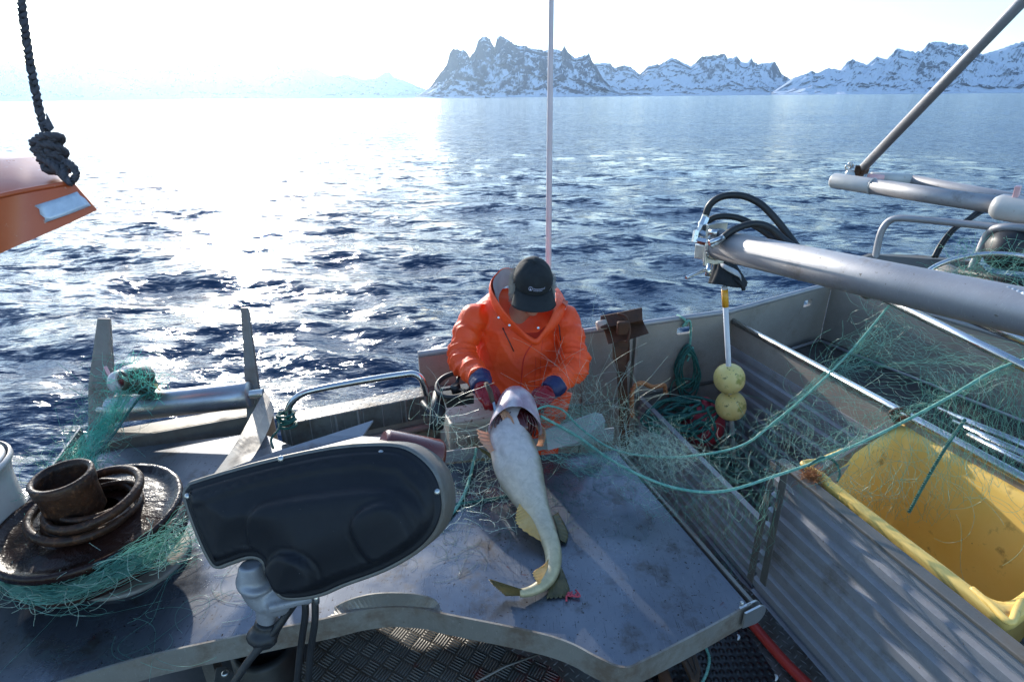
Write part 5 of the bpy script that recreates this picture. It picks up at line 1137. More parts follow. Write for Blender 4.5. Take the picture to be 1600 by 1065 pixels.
mk('body', baked(mb, .0055, 3, name='body'), 'skin', man)
mb = MB(); mb.ball(HL(0, -.093, -.0675), (.021, .006, .0022), 12, Mh); obj('mouth', mb, 'wood', man)
# eyes, hair
for s_ in (-1, 1):
    mb = MB(); mb.ball(HL(s_*.033, -.082, -.003), (.010, .008, .004), 10, Mh); obj('eye', mb, 'rubber', man)
ls = []; rr2 = np.random.RandomState(4)
for k in range(2600):
    s_ = rr2.choice((-1, 1)); th_ = rr2.uniform(-.5, 3.3) if False else rr2.uniform(.12, math.pi-.12); yv = -.045+.12*rr2.rand()
    a = rr2.uniform(-.15, .5)
    base = Vector((s_*.074*math.cos(a*.5), yv*.9, rr2.uniform(-.055, .035))); 
    if yv > .05: base.x *= rr2.uniform(.0, 1)*1.0; base.y = .085
    d = Vector((s_*rr2.uniform(.3, 1.1), rr2.uniform(-.1, .9), rr2.uniform(-1.1, -.1))); p = base; L_ = [tuple(HL(*p))]
    for q in range(5): d = d+Vector(rr2.normal(0, .5, 3)); p = p+d.normalized()*.0065; L_.append(tuple(HL(*p)))
    ls.append(np.array(L_))
mk('hair', strands_mesh('hair', ls, .0010), 'hair', man, fix=False)
# cap
def cap_pt(a, t, off=0):      # a azimuth (0 = front), t 0 rim .. 1 crown
    th = t*math.pi/2; r_ = math.cos(th)**.85; seam = -.0016*math.exp(-((((a/(math.pi/3)) % 1)-.5)/.03)**2) if t < .97 else 0
    rx, ry, rz = .087+off, .106+off, .104+off
    dent = .0022*mnoise.noise(Vector((math.sin(a)*2.5, math.cos(a)*2.5, t*3)))
    return HL((rx+seam+dent)*r_*math.sin(a), .008-(ry+seam+dent)*r_*math.cos(a), .018+(rz+dent)*math.sin(th)*(1-.05*math.cos(a))+.012*math.cos(a)*(1-t))
cap_ = empty('cap', HL(0, 0, .1), None, None); cap_.parent = man; cap_.location = HL(0, 0, .1)-ROOTLOC[man.name]
mb = MB(); rows = [[cap_pt(2*math.pi*k/72, t/18) for k in range(72)] for t in range(19)]; mb.grid(rows, closed=True); mb.grid([[cap_pt(2*math.pi*k/72, t/18, -.005) for k in range(72)] for t in (0, 4)], closed=True); obj('crown', mb, 'cap', cap_)
mb = MB(); mb.lathe(cap_pt(0, 1, -.001), Mh @ Vector((0, 0, 1)), [(.007, -.002), (.007, .001), (.004, .004), (0, .0045)], 14, cap=False); obj('crown_button', mb, 'cap', cap_)
mb = MB(); rows = []
for i in range(25):
    a = -1.12+2.24*i/24; b_ = cap_pt(a, 0, -.001); row = []
    for j in range(9):
        v = j/8; ext = .080*math.cos(a*.85)**.55*v; out_ = Vector((math.sin(a)*.35, -1, 0)).normalized(); drop = -.020*v**1.3-.34*abs(math.sin(a))**2*.075*v**.6*1.4
        row.append(b_+Mh @ (out_*ext+Vector((0, 0, drop))))
    rows.append(row)
mb.grid(rows); o = obj('brim', mb, 'cap', cap_); so_ = o.modifiers.new('s', 'SOLIDIFY'); so_.thickness = .003; so_.offset = 0
def text_mesh(txt, size, fn):
    cu = bpy.data.curves.new('t', 'FONT'); cu.body = txt; cu.size = size; cu.resolution_u = 2
    o = bpy.data.objects.new('t', cu); COL.objects.link(o); dg = bpy.context.evaluated_depsgraph_get(); dg.update()
    me = bpy.data.meshes.new_from_object(o.evaluated_get(dg)); bpy.data.objects.remove(o)
    for v in me.vertices: v.co = fn(v.co.x, v.co.y)
    me.update(); return me
def cap_uv(u, v, off=.0022):       # metres across / up on the front panel
    t = (v+.030)/.104/1.15; a = (u-.004)/.092; return cap_pt(a+.0, max(0, t)*.64+.06, off)
def logo_uv(x, y): c_, s_ = math.cos(-.12), math.sin(-.12); return cap_uv(x*c_-y*s_-.006, x*s_+y*c_)
lg = text_mesh('Innovastrof', .0125, logo_uv); mk('printed_word', lg, 'print', cap_, fix=False)
lg = text_mesh('UNIVERSEAS', .0078, lambda x, y: logo_uv(x+.001, y-.009)); mk('printed_word', lg, 'print', cap_, fix=False)
mb = MB(); rows = []
for rr3 in (.0078, .0092): rows.append([logo_uv(-.012+rr3*math.cos(a), .001+rr3*1.25*math.sin(a)) for a in [2*math.pi*k/28 for k in range(28)]])
mb.grid(rows, closed=True); mb.grid([[logo_uv(-.0135, -.006), logo_uv(-.0105, -.006)], [logo_uv(-.0130, .001), logo_uv(-.0105, .001)], [logo_uv(-.0125, .006), logo_uv(-.0115, .006)]]); mb.grid([[logo_uv(-.0160, -.0035), logo_uv(-.0165, -.0055)], [logo_uv(-.0120, -.006), logo_uv(-.0120, -.008)], [logo_uv(-.0080, -.0035), logo_uv(-.0075, -.0055)]]); obj('printed_emblem', mb, 'print', cap_)
# undershirt collar
mb = MB(); mb.torus(HL(0, .012, -.105), Mh @ Vector((0, .3, 1)), .066, .012, 32, 8, 1.6); obj('undershirt_collar', mb, 'cloth_black', man)
# trousers and boots
mb = MB(); rows = ell_rings([(Vector((cx, 2.50, 1.56)), .17, .12, 1), (Vector((cx, 2.49, 1.85)), .19, .135, 1)], 28); mb.grid(rows, closed=True); mb.add(rows[0], [tuple(range(28))]); mb.add(rows[1], [tuple(range(28))])
for s_ in (-1, 1): mb.tube([Vector((cx+s_*.09, 2.50, 1.72)), Vector((cx+s_*.11, 2.47, 1.45)), Vector((cx+s_*.115, 2.50, 1.22)), Vector((cx+s_*.12, 2.53, 1.07))], [.115, .10, .085, .085], 20)
mb.tube([PT(882, 610, 2.50), PT(876, 635, 2.50), PT(874, 656, 2.50)], [.04, .036, .030], 16)
tm = baked(mb, .011, 4, name='trousers'); displace(tm, lambda c_: .006*mnoise.fractal(c_*9, .7, 2, 3)); mk('trousers', tm, 'jacket', man, fix=False)
for s_ in (-1, 1):
    mb = MB(); mb.tube([Vector((cx+s_*.12, 2.53, 1.22)), Vector((cx+s_*.12, 2.54, 1.03))], [.068, .058], 18); mb.tube([Vector((cx+s_*.12, 2.57, 1.005)), Vector((cx+s_*.125, 2.47, .998)), Vector((cx+s_*.13, 2.36, .990))], [.048, .046, .038], 18)
    mk('boot', baked(mb, .008, 3, name='boot'), 'rubber', man)
# cuffs and gloves with five fingers
def hand(W_, d, n, sgn, curl, name='glove'):
    """W_ wrist, d along the hand, n out of the back of the hand, sgn thumb side"""
    d = d.normalized(); n = (n-d*n.dot(d)).normalized(); s_ = d.cross(n)*sgn; mb = MB()
    mb.tube([W_-d*.03, W_, W_+d*.03], [.036, .033, .036], 16)
    pc_ = [W_+d*.02, W_+d*.055, W_+d*.09]
    for k, off in enumerate((-.028, -.01, .01, .028)): mb.tube([W_+d*.01+s_*off*.6, W_+d*.05+s_*off, W_+d*.092+s_*off*1.05], [.019, .018, .0145], 12)
    for k, (off, L_) in enumerate(((.030, .072), (.010, .082), (-.010, .076), (-.029, .060))):
        p = W_+d*.088+s_*off; dd_ = d.copy(); c_ = curl[k]; P = [p-d*.015, p]
        for q, fr in enumerate((.45, .32, .23)):
            ang = c_*(.7, 1.0, .8)[q]; ax_ = s_*-1*sgn*sgn; Mx = Matrix.Rotation(ang, 3, n.cross(dd_).normalized()*-1 if False else (d.cross(n)).normalized()); dd_ = Mx @ dd_
            if dd_.dot(n) > d.dot(n)+.9: dd_ = dd_
            p = p+dd_*L_*fr; P.append(p)
        mb.tube(cr(P, 3), [.0125-.0002*i for i in range(len(cr(P, 3)))], 10); mb.ball(p, .0115, 10)
    tb_ = [W_+d*.02+s_*.022, W_+d*.045+s_*.045-n*.01, W_+d*.075+s_*.052-n*.022, W_+d*.098+s_*.046-n*.030]
    mb.tube(cr(tb_, 3), [.017, .017, .016, .016, .015, .0145, .014, .0135, .013, .012], 12); mb.ball(tb_[-1], .0115, 10)
    me = baked(mb, .0036, 4, name=name); me.transform(Matrix.Translation(W_) @ Matrix.Scale(.86, 4) @ Matrix.Translation(-W_)); displace(me, lambda c_: .0015*mnoise.fractal(c_*45, .6, 2, 2)); return me
camb = -_f
dl = PT(770, 634, 2.20)-PT(750, 602, 2.27)
mk('glove', hand(PT(750, 600, 2.29), dl, camb+UP*.6, -1, (-.75, -.8, -.85, -.9)), 'glove', man, fix=False)
dr = PT(842, 628, 2.29)-PT(860, 606, 2.35)
mk('glove', hand(PT(861, 607, 2.36), dr, camb+UP*.6, 1, (-.6, -.65, -.7, -.8)), 'glove', man, fix=False)
for (W_, H_w) in ((Wl, PT(752, 603, 2.29)), (Wr, PT(859, 609, 2.36))):
    mb = MB(); d_ = (H_w-W_).normalized(); mb.tube([W_-d_*.02, W_+d_*.012, lerp(W_, H_w, .8)+d_*.005, H_w+d_*.012], [.048, .0475, .044, .041], 22); cm = baked(mb, .005, 2, name='cuff'); displace(cm, lambda c_: .003*mnoise.noise(c_*60)); mk('cuff', cm, 'cuff', man, fix=False)
mb = MB(); mb.tube([PT(759, 598, 2.21), PT(766, 612, 2.19), PT(770, 628, 2.17)], [.009, .010, .009], 12); kf_ = empty('knife', PT(766, 612, 2.19), 'short dark handled knife held in the red glove left of the cod head', 'knife'); obj('handle', mb, 'wood', kf_)
mb = MB(); mb.prism([PT(769, 626, 2.168), PT(773, 628, 2.166), PT(777, 646, 2.14), PT(772, 642, 2.145)], Vector((0, .002, .001))); obj('blade', mb, 'steel', kf_)

# ================================================================== COD ON THE TABLE
def vcol_mat(name, rough=.25, bumpk=.2):
    m = NT(name); a = m.n('ShaderNodeAttribute', attribute_name='col'); f = m.ramp(m.noise(30, 10, .75, dist=.8), [(.35, .76), (.58, 1)])
    c = m.mix(1.0, a.outputs['Color'], f, 'MULTIPLY'); m.set(col=c, rough=.38, coat=.2, norm=m.bump(m.noise(260, 3), bumpk, .0008)); return m.m
MT['fish'] = vcol_mat('cod_skin')
def paint(me, fn):
    at = me.color_attributes.new('col', 'FLOAT_COLOR', 'POINT')
    for i, v in enumerate(me.vertices): at.data[i].color = (*fn(v.co, v.normal), 1)
def fin_mat(name, a, b):
    m = NT(name); f = m.ramp(m.noise(20), [(.3, 0), (.7, 1)]); c = m.mix(f, a, b); m.set(col=c, rough=.35, coat=.3)
    t = m.n('ShaderNodeBsdfTranslucent'); m.L(c, t.inputs[0]); mx = m.n('ShaderNodeMixShader'); mx.inputs[0].default_value = .45
    m.L(m.b.outputs[0], mx.inputs[1]); m.L(t.outputs[0], mx.inputs[2]); m.L(mx.outputs[0], m.t.nodes['Material Output'].inputs[0]); return m.m
MT['fin_y'] = fin_mat('yellow_fin', (.80, .50, .14), (.90, .66, .30)); MT['fin_o'] = fin_mat('orange_fin', (.80, .42, .24), (.88, .56, .38)); MT['fin_d'] = fin_mat('dark_fin', (.09, .08, .035), (.24, .19, .08))
cod = empty('cod', G(820, 800, TZ), 'large pale cod lying belly up on the tray, its head held by the fisherman', 'fish')
def fpos(x, y, z): return G(x, y, z)
stn = [(801, 630, 8, 2.190), (800, 644, 21, 2.176), (798, 657, 26, 2.158), (796, 669, 30, 2.138), (797, 686, 34, 2.11), (802, 704, 36, 2.082), (808, 724, 38, 2.050), (815, 745, 36, 2.016), (823, 765, 31, 1.988), (833, 786, 25, 1.964), (844, 808, 18.5, 1.944), (854, 830, 15.5, 1.937), (862, 852, 14, 1.932), (865, 872, 13, 1.930), (862, 892, 12, 1.928), (853, 908, 10.5, 1.926), (840, 918, 9, 1.924), (826, 924, 7.5, 1.922), (812, 926, 6, 1.922)]
cen = [fpos(x, y, z) for x, y, h, z in stn]; hw_ = [h*((c-CAMP).dot(_f))/FPX for (x, y, h, z), c in zip(stn, cen)]
cS = cr(cen, 5); hS = [v.x for v in cr([Vector((h, 0, 0)) for h in hw_], 5)]
rows = []; n_ = 32
for i, c_ in enumerate(cS):
    t = (cS[min(i+1, len(cS)-1)]-cS[max(i-1, 0)]).normalized(); s_ = t.cross(UP).normalized(); u_ = s_.cross(t).normalized(); q = i/(len(cS)-1)
    row = []
    for k in range(n_):
        a = 2*math.pi*k/n_; e = .80+.25*q; rib = 1+.012*math.sin(q*150)*(q < .5)*max(0, math.sin(a))
        row.append(c_+s_*(hS[i]*math.cos(a)*rib)+u_*(hS[i]*e*math.sin(a)*rib))
    rows.append(row)
mb = MB(); mb.grid(rows, closed=True); mb.add(rows[0], [tuple(range(n_))]); mb.add(rows[-1], [tuple(range(n_))])
bd_ = bpy.data.meshes.new('body'); bd_.from_pydata([tuple(v) for v in mb.v], [], mb.f); bd_.polygons.foreach_set('use_smooth', [True]*len(mb.f)); bd_.update()
bm_ = bmesh.new(); bm_.from_mesh(bd_); bmesh.ops.remove_doubles(bm_, verts=bm_.verts, dist=1e-6); bmesh.ops.recalc_face_normals(bm_, faces=bm_.faces); bm_.to_mesh(bd_); bm_.free()
def codcol(co, n):
    b = n.dot(Vector((-.25, -.35, .9)).normalized()); t = sst(-.05, .72, b+.16*mnoise.noise(co*35)+.10*mnoise.noise(co*90)); 
    q = sst(2.1, 1.35, co.y); 
    belly = Vector((.62, .54, .52)).lerp(Vector((.50, .42, .24)), 1-sst(1.35, 1.85, co.y)); back = Vector((.25, .22, .13))
    c_ = back.lerp(belly, t); 
    return tuple(c_*(1-.18*max(0, mnoise.noise(co*90))))
paint(bd_, codcol)
bo = mk('body', bd_, 'fish', cod, fix=False); bo.visible_shadow = True
mb = MB(); mb.ball(cen[8]+Vector((.0, -.01, .058)), (.006, .007, .004), 10); obj('vent_spot', mb, 'redbuoy', bo)
# head dome seen from below
hst = [(806, 609, 6, 2.20), (806, 615, 20, 2.205), (807, 624, 28, 2.205), (807, 636, 33, 2.195), (806, 650, 38, 2.18), (805, 664, 42, 2.16)]
hc_ = [fpos(x, y, z) for x, y, h, z in hst]; hh_ = [h*((c-CAMP).dot(_f))/FPX for (x, y, h, z), c in zip(hst, hc_)]
hcS = cr(hc_, 5); hhS = [v.x for v in cr([Vector((h, 0, 0)) for h in hh_], 5)]; mb = MB(); rows = []
tdir = (hc_[-1]-hc_[1]).normalized(); sdir = tdir.cross(UP).normalized(); udir = sdir.cross(tdir).normalized()
for i, c_ in enumerate(hcS):
    q = i/(len(hcS)-1); row = []
    for k in range(33):
        a = -.35+(math.pi+.7)*k/32; arc = -.030*q*abs(math.cos(a))**2*-1-.022*q*max(0, math.sin(a))**3
        row.append(c_+sdir*(hhS[i]*math.cos(a))+udir*(hhS[i]*.80*math.sin(a))+tdir*arc+udir*(-.004*math.exp(-((a-math.pi/2)/.12)**2)*q))
    rows.append(row)
inner_ = [[hc_[3]+(p-hc_[3])*.93 for p in r_] for r_ in rows]
mb.grid(rows); mb.grid(inner_); mb.grid([rows[-1], inner_[-1]])
hm_ = bpy.data.meshes.new('head'); hm_.from_pydata([tuple(v) for v in mb.v], [], mb.f); hm_.polygons.foreach_set('use_smooth', [True]*len(mb.f)); hm_.update()
paint(hm_, lambda co, n: tuple(Vector((.42, .27, .30)).lerp(Vector((.64, .54, .54)), sst(-.2, .6, mnoise.noise(co*22)))*(1-.3*max(0, mnoise.noise(co*70)))))
hd = mk('head', hm_, 'fish', cod, fix=False)
mb = MB(); mb.ball(lerp(hc_[3], hc_[5], .6)-udir*.02, (.085, .07, .05), 24, Matrix((sdir, tdir, udir)).transposed()); me = baked(mb, .006, 2, name='gill_cavity'); mk('gill_cavity', me, mat_var('dark_red_gills', (.03, .004, .006), (.12, .02, .02), 40, (.15, .3), 0, .8, 50), cod)
for k in range(5):
    for s_ in (-1, 1):
        mb = MB(); q0 = hc_[4]+sdir*s_*(.02+.011*k)+tdir*(.006+.004*k); mb.tube(cr([q0+udir*.028, q0+sdir*s_*.012+tdir*.03+udir*.012, q0+sdir*s_*.006+tdir*.05-udir*.03], 4), .0035, 8)
        obj('gill_arch', mb, bpy.data.materials['dark_red_gills'], cod)
# gill cover flap, left of the body
def fin(name, base, tip, mat, parent, rays=9, amp=.0012, n=5, z=None, bulge=0):
    A = cr(base, 6); B = cr(tip, 6*max(1, (len(base)-1))//max(1, len(tip)-1)+0) if len(tip) != len(base) else cr(tip, 6)
    m_ = min(len(A), len(B)); A = [A[int(i*(len(A)-1)/(m_-1))] for i in range(m_)]; B = [B[int(i*(len(B)-1)/(m_-1))] for i in range(m_)]
    AA = cr(A, 3); BB = cr(B, 3); rows = []; L_ = len(AA)
    for i, (a, b) in enumerate(zip(AA, BB)):
        ph = math.sin(i/L_*rays*2*math.pi); d = (b-a); nn_ = d.cross((AA[-1]-AA[0])).normalized() if d.length > 1e-6 and (AA[-1]-AA[0]).length > 1e-6 else UP
        rows.append([lerp(a, b, j/n)+nn_*(ph*amp*(j/n)+bulge*math.sin(math.pi*j/n))+d*(.05*ph*(j/n)**3) for j in range(n+1)])
    mb = MB(); mb.grid(rows); o = obj(name, mb, mat, parent); s_ = o.modifiers.new('s', 'SOLIDIFY'); s_.thickness = .0016; s_.offset = 0; return o
P3 = lambda L_: [fpos(x, y, z) for x, y, z in L_]
fin('gill_cover', P3([(784, 655, 2.17), (768, 666, 2.16), (760, 682, 2.13), (768, 702, 2.07)]), P3([(796, 652, 2.13), (779, 668, 2.12), (774, 684, 2.09), (780, 704, 2.05)]), 'fin_o', cod, 2, .001)
fin('gill_cover', P3([(828, 655, 2.17), (846, 664, 2.15), (853, 678, 2.12), (848, 698, 2.07)]), P3([(832, 662, 2.12), (840, 672, 2.09), (842, 684, 2.07), (838, 696, 2.05)]), 'fin_o', cod, 2, .001)
fin('pelvic_fin', P3([(795, 672, 2.155), (800, 676, 2.157), (806, 673, 2.155)]), P3([(781, 646, 2.21), (790, 640, 2.215), (802, 655, 2.20)]), 'fin_o', cod, 5, .0015)
fin('pectoral_fin', P3([(782, 682, 2.12), (780, 692, 2.11), (779, 700, 2.10)]), P3([(746, 671, 2.16), (750, 688, 2.14), (766, 707, 2.12)]), 'fin_o', cod, 6, .002)
fin('pectoral_fin', P3([(752, 700, 1.99), (770, 710, 1.98), (780, 714, 1.98)]), P3([(742, 695, 1.985), (762, 712, 1.965), (782, 722, 1.965)]), 'fin_d', cod, 4)
fin('anal_fin', P3([(822, 766, 1.995), (830, 785, 1.975), (840, 810, 1.955), (852, 836, 1.945)]), P3([(815, 780, 1.990), (807, 800, 1.975), (811, 822, 1.96), (850, 848, 1.935)]), 'fin_y', cod, 14, .0015)
fin('anal_fin', P3([(861, 866, 1.945), (860, 885, 1.945), (850, 906, 1.94)]), P3([(850, 884, 1.955), (833, 894, 1.96), (841, 912, 1.945)]), 'fin_y', cod, 10, .0012)
fin('dorsal_fin', P3([(863, 805, 1.93), (870, 825, 1.925), (874, 842, 1.92)]), P3([(872, 800, 1.91), (887, 830, 1.908), (884, 848, 1.908)]), 'fin_d', cod, 8)
fin('dorsal_fin', P3([(874, 878, 1.915), (872, 895, 1.915), (860, 912, 1.912)]), P3([(880, 892, 1.907), (889, 927, 1.906), (854, 934, 1.906)]), 'fin_d', cod, 12)
fin('tail_fin', P3([(816, 920, 1.935), (817, 925, 1.925), (816, 930, 1.912)]), P3([(765, 904, 1.985), (772, 914, 1.95), (790, 930, 1.910)]), 'fin_d', cod, 14, .002)
mb = MB()
for k in range(6): p = fpos(893+3*math.sin(k*2.2), 928+3*math.cos(k*1.7), TZ+.006); mb.tube(cr([p, p+Vector((rng.normal(0, .01), rng.normal(0, .01), .004)), p+Vector((rng.normal(0, .015), rng.normal(0, .015), 0))], 3), .003, 6)
tag(obj('bait_scrap', mb, 'redbuoy'), 'small shredded pink scrap on the tray beside the cod tail', 'scrap')

# cod head in net on the roller
f2 = empty('netted_fish', PT(206, 596, 2.52), 'small dark fish head with open mouth tangled in net on the roller', 'fish')
mb = MB(); q = lambda x, y, k: PT(x, y, k)
mb.ball(q(208, 592, 2.53), (.085, .09, .062), 24); mb.tube([q(205, 592, 2.5), q(222, 600, 2.56), q(240, 606, 2.60)], [.055, .05, .035], 20); mb.ball(q(186, 596, 2.48), (.045, .05, .05), 16)
mb.torus(q(191, 594, 2.42), Vector((-.5, -.9, .2)), .034, .011, 28, 8, 1)
me = baked(mb, .005, 3, name='head')
def f2c(co, n):
    x_ = (co-q(200, 592, 2.5)).dot(_r); t = sst(-.01, .035, x_+.01*mnoise.noise(co*40)); return tuple(Vector((.66, .60, .60)).lerp(Vector((.055, .06, .035)), t))
paint(me, f2c); mk('head', me, 'fish', f2, fix=False)
mb = MB(); mb.ball(q(191, 594, 2.425), (.026, .014, .030), 16, Matrix.Rotation(R(-25), 3, 'Z')); obj('mouth', mb, bpy.data.materials['dark_red_gills'], f2)
mb = MB(); mb.prism([q(161, 573, 2.5), q(166, 572, 2.5), q(174, 588, 2.48), q(170, 589, 2.48)], (0, .004, 0)); obj('lip_barbel', mb, 'pink', f2)
fin('pectoral_fin', [q(236, 598, 2.56), q(240, 604, 2.57)], [q(246, 600, 2.56), q(252, 610, 2.57)], 'fin_y', f2, 3)

# ================================================================== NETS
def pl(pts): return cr([Vector(p) for p in pts], 10)
def resample(P, n):
    A = np.array([tuple(p) for p in P]); d = np.r_[0, np.cumsum(np.linalg.norm(np.diff(A, axis=0), axis=1))]; t = np.linspace(0, d[-1], n); return np.stack([np.interp(t, d, A[:, i]) for i in range(3)], 1)
def smooth_line(P, k=3):
    P = np.asarray(P)
    Q = np.concatenate([P[:1], P, P[-1:]]); out = []
    for t in np.arange(k)/k: out.append(.5*((2*Q[1:-2])+(Q[2:-1]-Q[:-3])*t+(2*Q[:-3]-5*Q[1:-2]+4*Q[2:-1]-Q[3:])*t*t+(-Q[:-3]+3*Q[1:-2]-3*Q[2:-1]+Q[3:])*t**3))
    R_ = np.stack(out, 1).reshape(-1, 3); return np.concatenate([R_, P[-1:]])
def vnoise(P, scale, amp, seed):
    rs = np.random.RandomState(seed); out = np.zeros_like(P)
    for _ in range(5):
        k = rs.normal(0, scale, (3, 3)); ph = rs.uniform(0, 6.28, 3); out += np.sin(P @ k.T+ph)
    return out*amp/3
def netting(A, B, nu, nv, jit, seed, keep=.9, sag=0, low=.02, wig=.003, C=None):
    wig *= .55; jit *= .7; low *= .65
    """diamond meshes between curve A and curve B (optional middle curve C); returns thread polylines"""
    rs = np.random.RandomState(seed); a = resample(A, nu*2+1); b = resample(B, nu*2+1); v = np.linspace(0, 1, nv+1)[:, None, None]
    if C is not None: c = resample(C, nu*2+1); S = (1-v)**2*a+2*v*(1-v)*(2*c-.5*a-.5*b)+v*v*b
    else: S = (1-v)*a+v*b
    S[:, :, 2] -= sag*np.sin(np.pi*v[:, :, 0])
    S = S+vnoise(S.reshape(-1, 3), 6, low, seed).reshape(S.shape)+vnoise(S.reshape(-1, 3), 22, low*.2, seed+1).reshape(S.shape)+rs.normal(0, jit, S.shape)
    lines = []
    for i in range(0, nu*2+1):
        for sg in (1, -1):
            idx = [max(0, min(nu*2, i+(sg if j % 2 else 0))) for j in range(nv+1)]
            L_ = S[np.arange(nv+1), idx]; st_ = 0
            while st_ < nv:
                ln = rs.randint(3, nv+3)
                if rs.rand() < keep:
                    P = L_[st_:st_+ln+1]
                    if len(P) > 2:
                        M_ = (P[1:]+P[:-1])/2+rs.normal(0, wig, P[1:].shape); Q = np.empty((len(P)*2-1, 3)); Q[0::2] = P; Q[1::2] = M_; lines.append(smooth_line(Q, 3))
                st_ += ln
    return lines
def curls(centers, n, step, k, seed, spread, bias=(0, 0, 0), curl=.5):
    """loose stray threads"""
    rs = np.random.RandomState(seed); C_ = np.array([tuple(c) for c in centers]); out = []
    for _ in range(n):
        p = C_[rs.randint(len(C_))]+rs.normal(0, spread, 3); d = rs.normal(0, 1, 3)+np.array(bias); d /= np.linalg.norm(d); w = rs.normal(0, curl, 3); P = [p]
        for _ in range(k): w = w+rs.normal(0, curl*.5, 3); w *= .85; d = d+np.cross(w, d)*.8; d /= np.linalg.norm(d); p = p+d*step; P.append(p)
        out.append(smooth_line(np.array(P), 3))
    return out
def knots(lines, frac, seed, size=.0016):
    rs = np.random.RandomState(seed); out = []
    for L_ in lines:
        for j in range(6, len(L_)-1, 6):
            if rs.rand() < frac: d = (L_[j+1]-L_[j-1]); d = d/(np.linalg.norm(d)+1e-9)*size*1.6; out.append(np.array([L_[j]-d, L_[j]+d]))
    return out
def net_part(name, lines, r_, mat, parent, kf=.25, seed=1, floor=None):
    kn_ = knots(lines, kf, seed, r_*2.2); L_ = lines+kn_; rad = [r_]*len(lines)+[r_*2.0]*len(kn_)
    if floor: L_ = [floor(l) for l in L_]
    me = strands_mesh(name, L_, rad, 3); return mk(name, me, mat, parent, fix=False)
def above(z, x0=-9, x1=9, y0=-9, y1=9):
    def f(l): l = l.copy(); m_ = (l[:, 0] > x0) & (l[:, 0] < x1) & (l[:, 1] > y0) & (l[:, 1] < y1) & (l[:, 2] < z); l[m_, 2] = z+np.abs(z-l[m_, 2])*.1; return l
    return f

# --- net over the pens (right)
rn = empty('net_over_pens', PT(1100, 760, 2.0), 'green gill net stretched from the cod over the pens to the stainless net bar', 'fishing net')
ropeA = [PT(838, 640, 2.16), PT(856, 634, 2.20), PT(880, 641, 2.24), PT(900, 662, 2.24), PT(925, 682, 2.22), PT(960, 702, 2.18), PT(1010, 712, 2.16), PT(1080, 712, 2.16), PT(1160, 695, 2.18), PT(1215, 655, 2.22), PT(1270, 608, 2.27), PT(1330, 548, 2.33), PT(1392, 474, 2.40)]
ropeB = [PT(845, 650, 2.15), PT(900, 680, 2.20), PT(950, 715, 2.10), PT(1000, 742, 2.05), PT(1060, 763, 2.0), PT(1130, 767, 2.0), PT(1215, 742, 2.03), PT(1290, 715, 2.0), PT(1380, 675, 1.98), PT(1480, 622, 1.95), PT(1560, 576, 1.93), PT(1640, 550, 1.86)]
rope('headline_rope', ropeA[:6]+ropeA[6:], .0042, 'rope_green', rn)
rope('lead_rope', ropeB, .0052, 'rope_green', rn)
rope('lead_rope', [PT(1508, 655, 1.93), PT(1480, 695, 1.9), PT(1450, 745, 1.95), PT(1420, 800, 2.0)], .0055, 'rope_teal', rn)
rope('loop_rope', [PT(1262, 728, 2.0), PT(1285, 714, 2.0), PT(1305, 722, 2.02), PT(1312, 740, 2.0), PT(1308, 752, 1.99)], .004, 'rope_teal', rn)
RA, RB = cr(ropeA, 10), cr(ropeB, 10)
lines = []
lines += netting(RA, RB, 46, 10, .006, 21, .75, .03, .03, .006)
low1 = [PT(880, 700, 2.2), PT(960, 760, 2.1), PT(1040, 830, 2.05), PT(1110, 880, 2.2), PT(1160, 900, 2.3), PT(1200, 880, 2.25)]
lines += netting(cr(ropeB[2:7], 10), cr(low1, 10), 22, 10, .008, 22, .6, .0, .03, .006)
up1 = [PT(905, 560, 2.62), PT(960, 600, 2.6), PT(1000, 640, 2.5), PT(1060, 640, 2.5), PT(1120, 650, 2.5)]
lines += netting(cr(ropeA[3:8], 10), cr(up1, 10), 20, 9, .007, 23, .55, .0, .03, .007)
far1 = [PT(1330, 540, 2.5), PT(1400, 500, 2.45), PT(1480, 540, 2.25), PT(1560, 580, 2.0), PT(1640, 610, 1.88)]
lines += netting(cr(ropeA[8:13], 10), cr(far1, 10), 22, 12, .008, 24, .5, .04, .03, .008)
lines += netting(cr(ropeB[7:12], 10), cr([PT(1300, 680, 2.1), PT(1400, 640, 2.15), PT(1500, 600, 2.1), PT(1600, 570, 1.95), PT(1650, 570, 1.9)], 10), 26, 10, .010, 25, .8, .05, .04, .006)
tubn = [PT(1290, 760, 2.02), PT(1370, 800, 2.05), PT(1440, 820, 2.1), PT(1520, 780, 2.05), PT(1640, 700, 1.9)]
lines += netting(cr(ropeB[7:12], 10), cr(tubn, 10), 24, 9, .009, 26, .8, .02, .03, .006)
rightn = [PT(1420, 700, 2.15), PT(1500, 720, 2.1), PT(1570, 740, 2.0), PT(1660, 760, 1.9)]
lines += netting(cr([PT(1420, 560, 2.2), PT(1500, 575, 2.1), PT(1570, 580, 1.98), PT(1660, 600, 1.85)], 10), cr(rightn, 10), 30, 12, .010, 27, .95, .0, .05, .006)
lines += netting(cr([PT(1130, 660, 2.4), PT(1180, 640, 2.4), PT(1240, 640, 2.3), PT(1290, 640, 2.25)], 10), cr([PT(1060, 800, 2.1), PT(1140, 830, 2.1), PT(1210, 790, 2.1), PT(1300, 740, 2.05)], 10), 18, 12, .009, 28, .28, .0, .03, .008)
net_part('netting', lines, .00042, 'net', rn, .3, 1)
fl_ = curls([PT(1000, 690, 2.12), PT(1020, 700, 2.12), PT(1045, 705, 2.12), PT(985, 702, 2.13), PT(1065, 715, 2.1), PT(1035, 722, 2.08)], 260, .012, 9, 31, .028, (0, -.2, .2), .45)
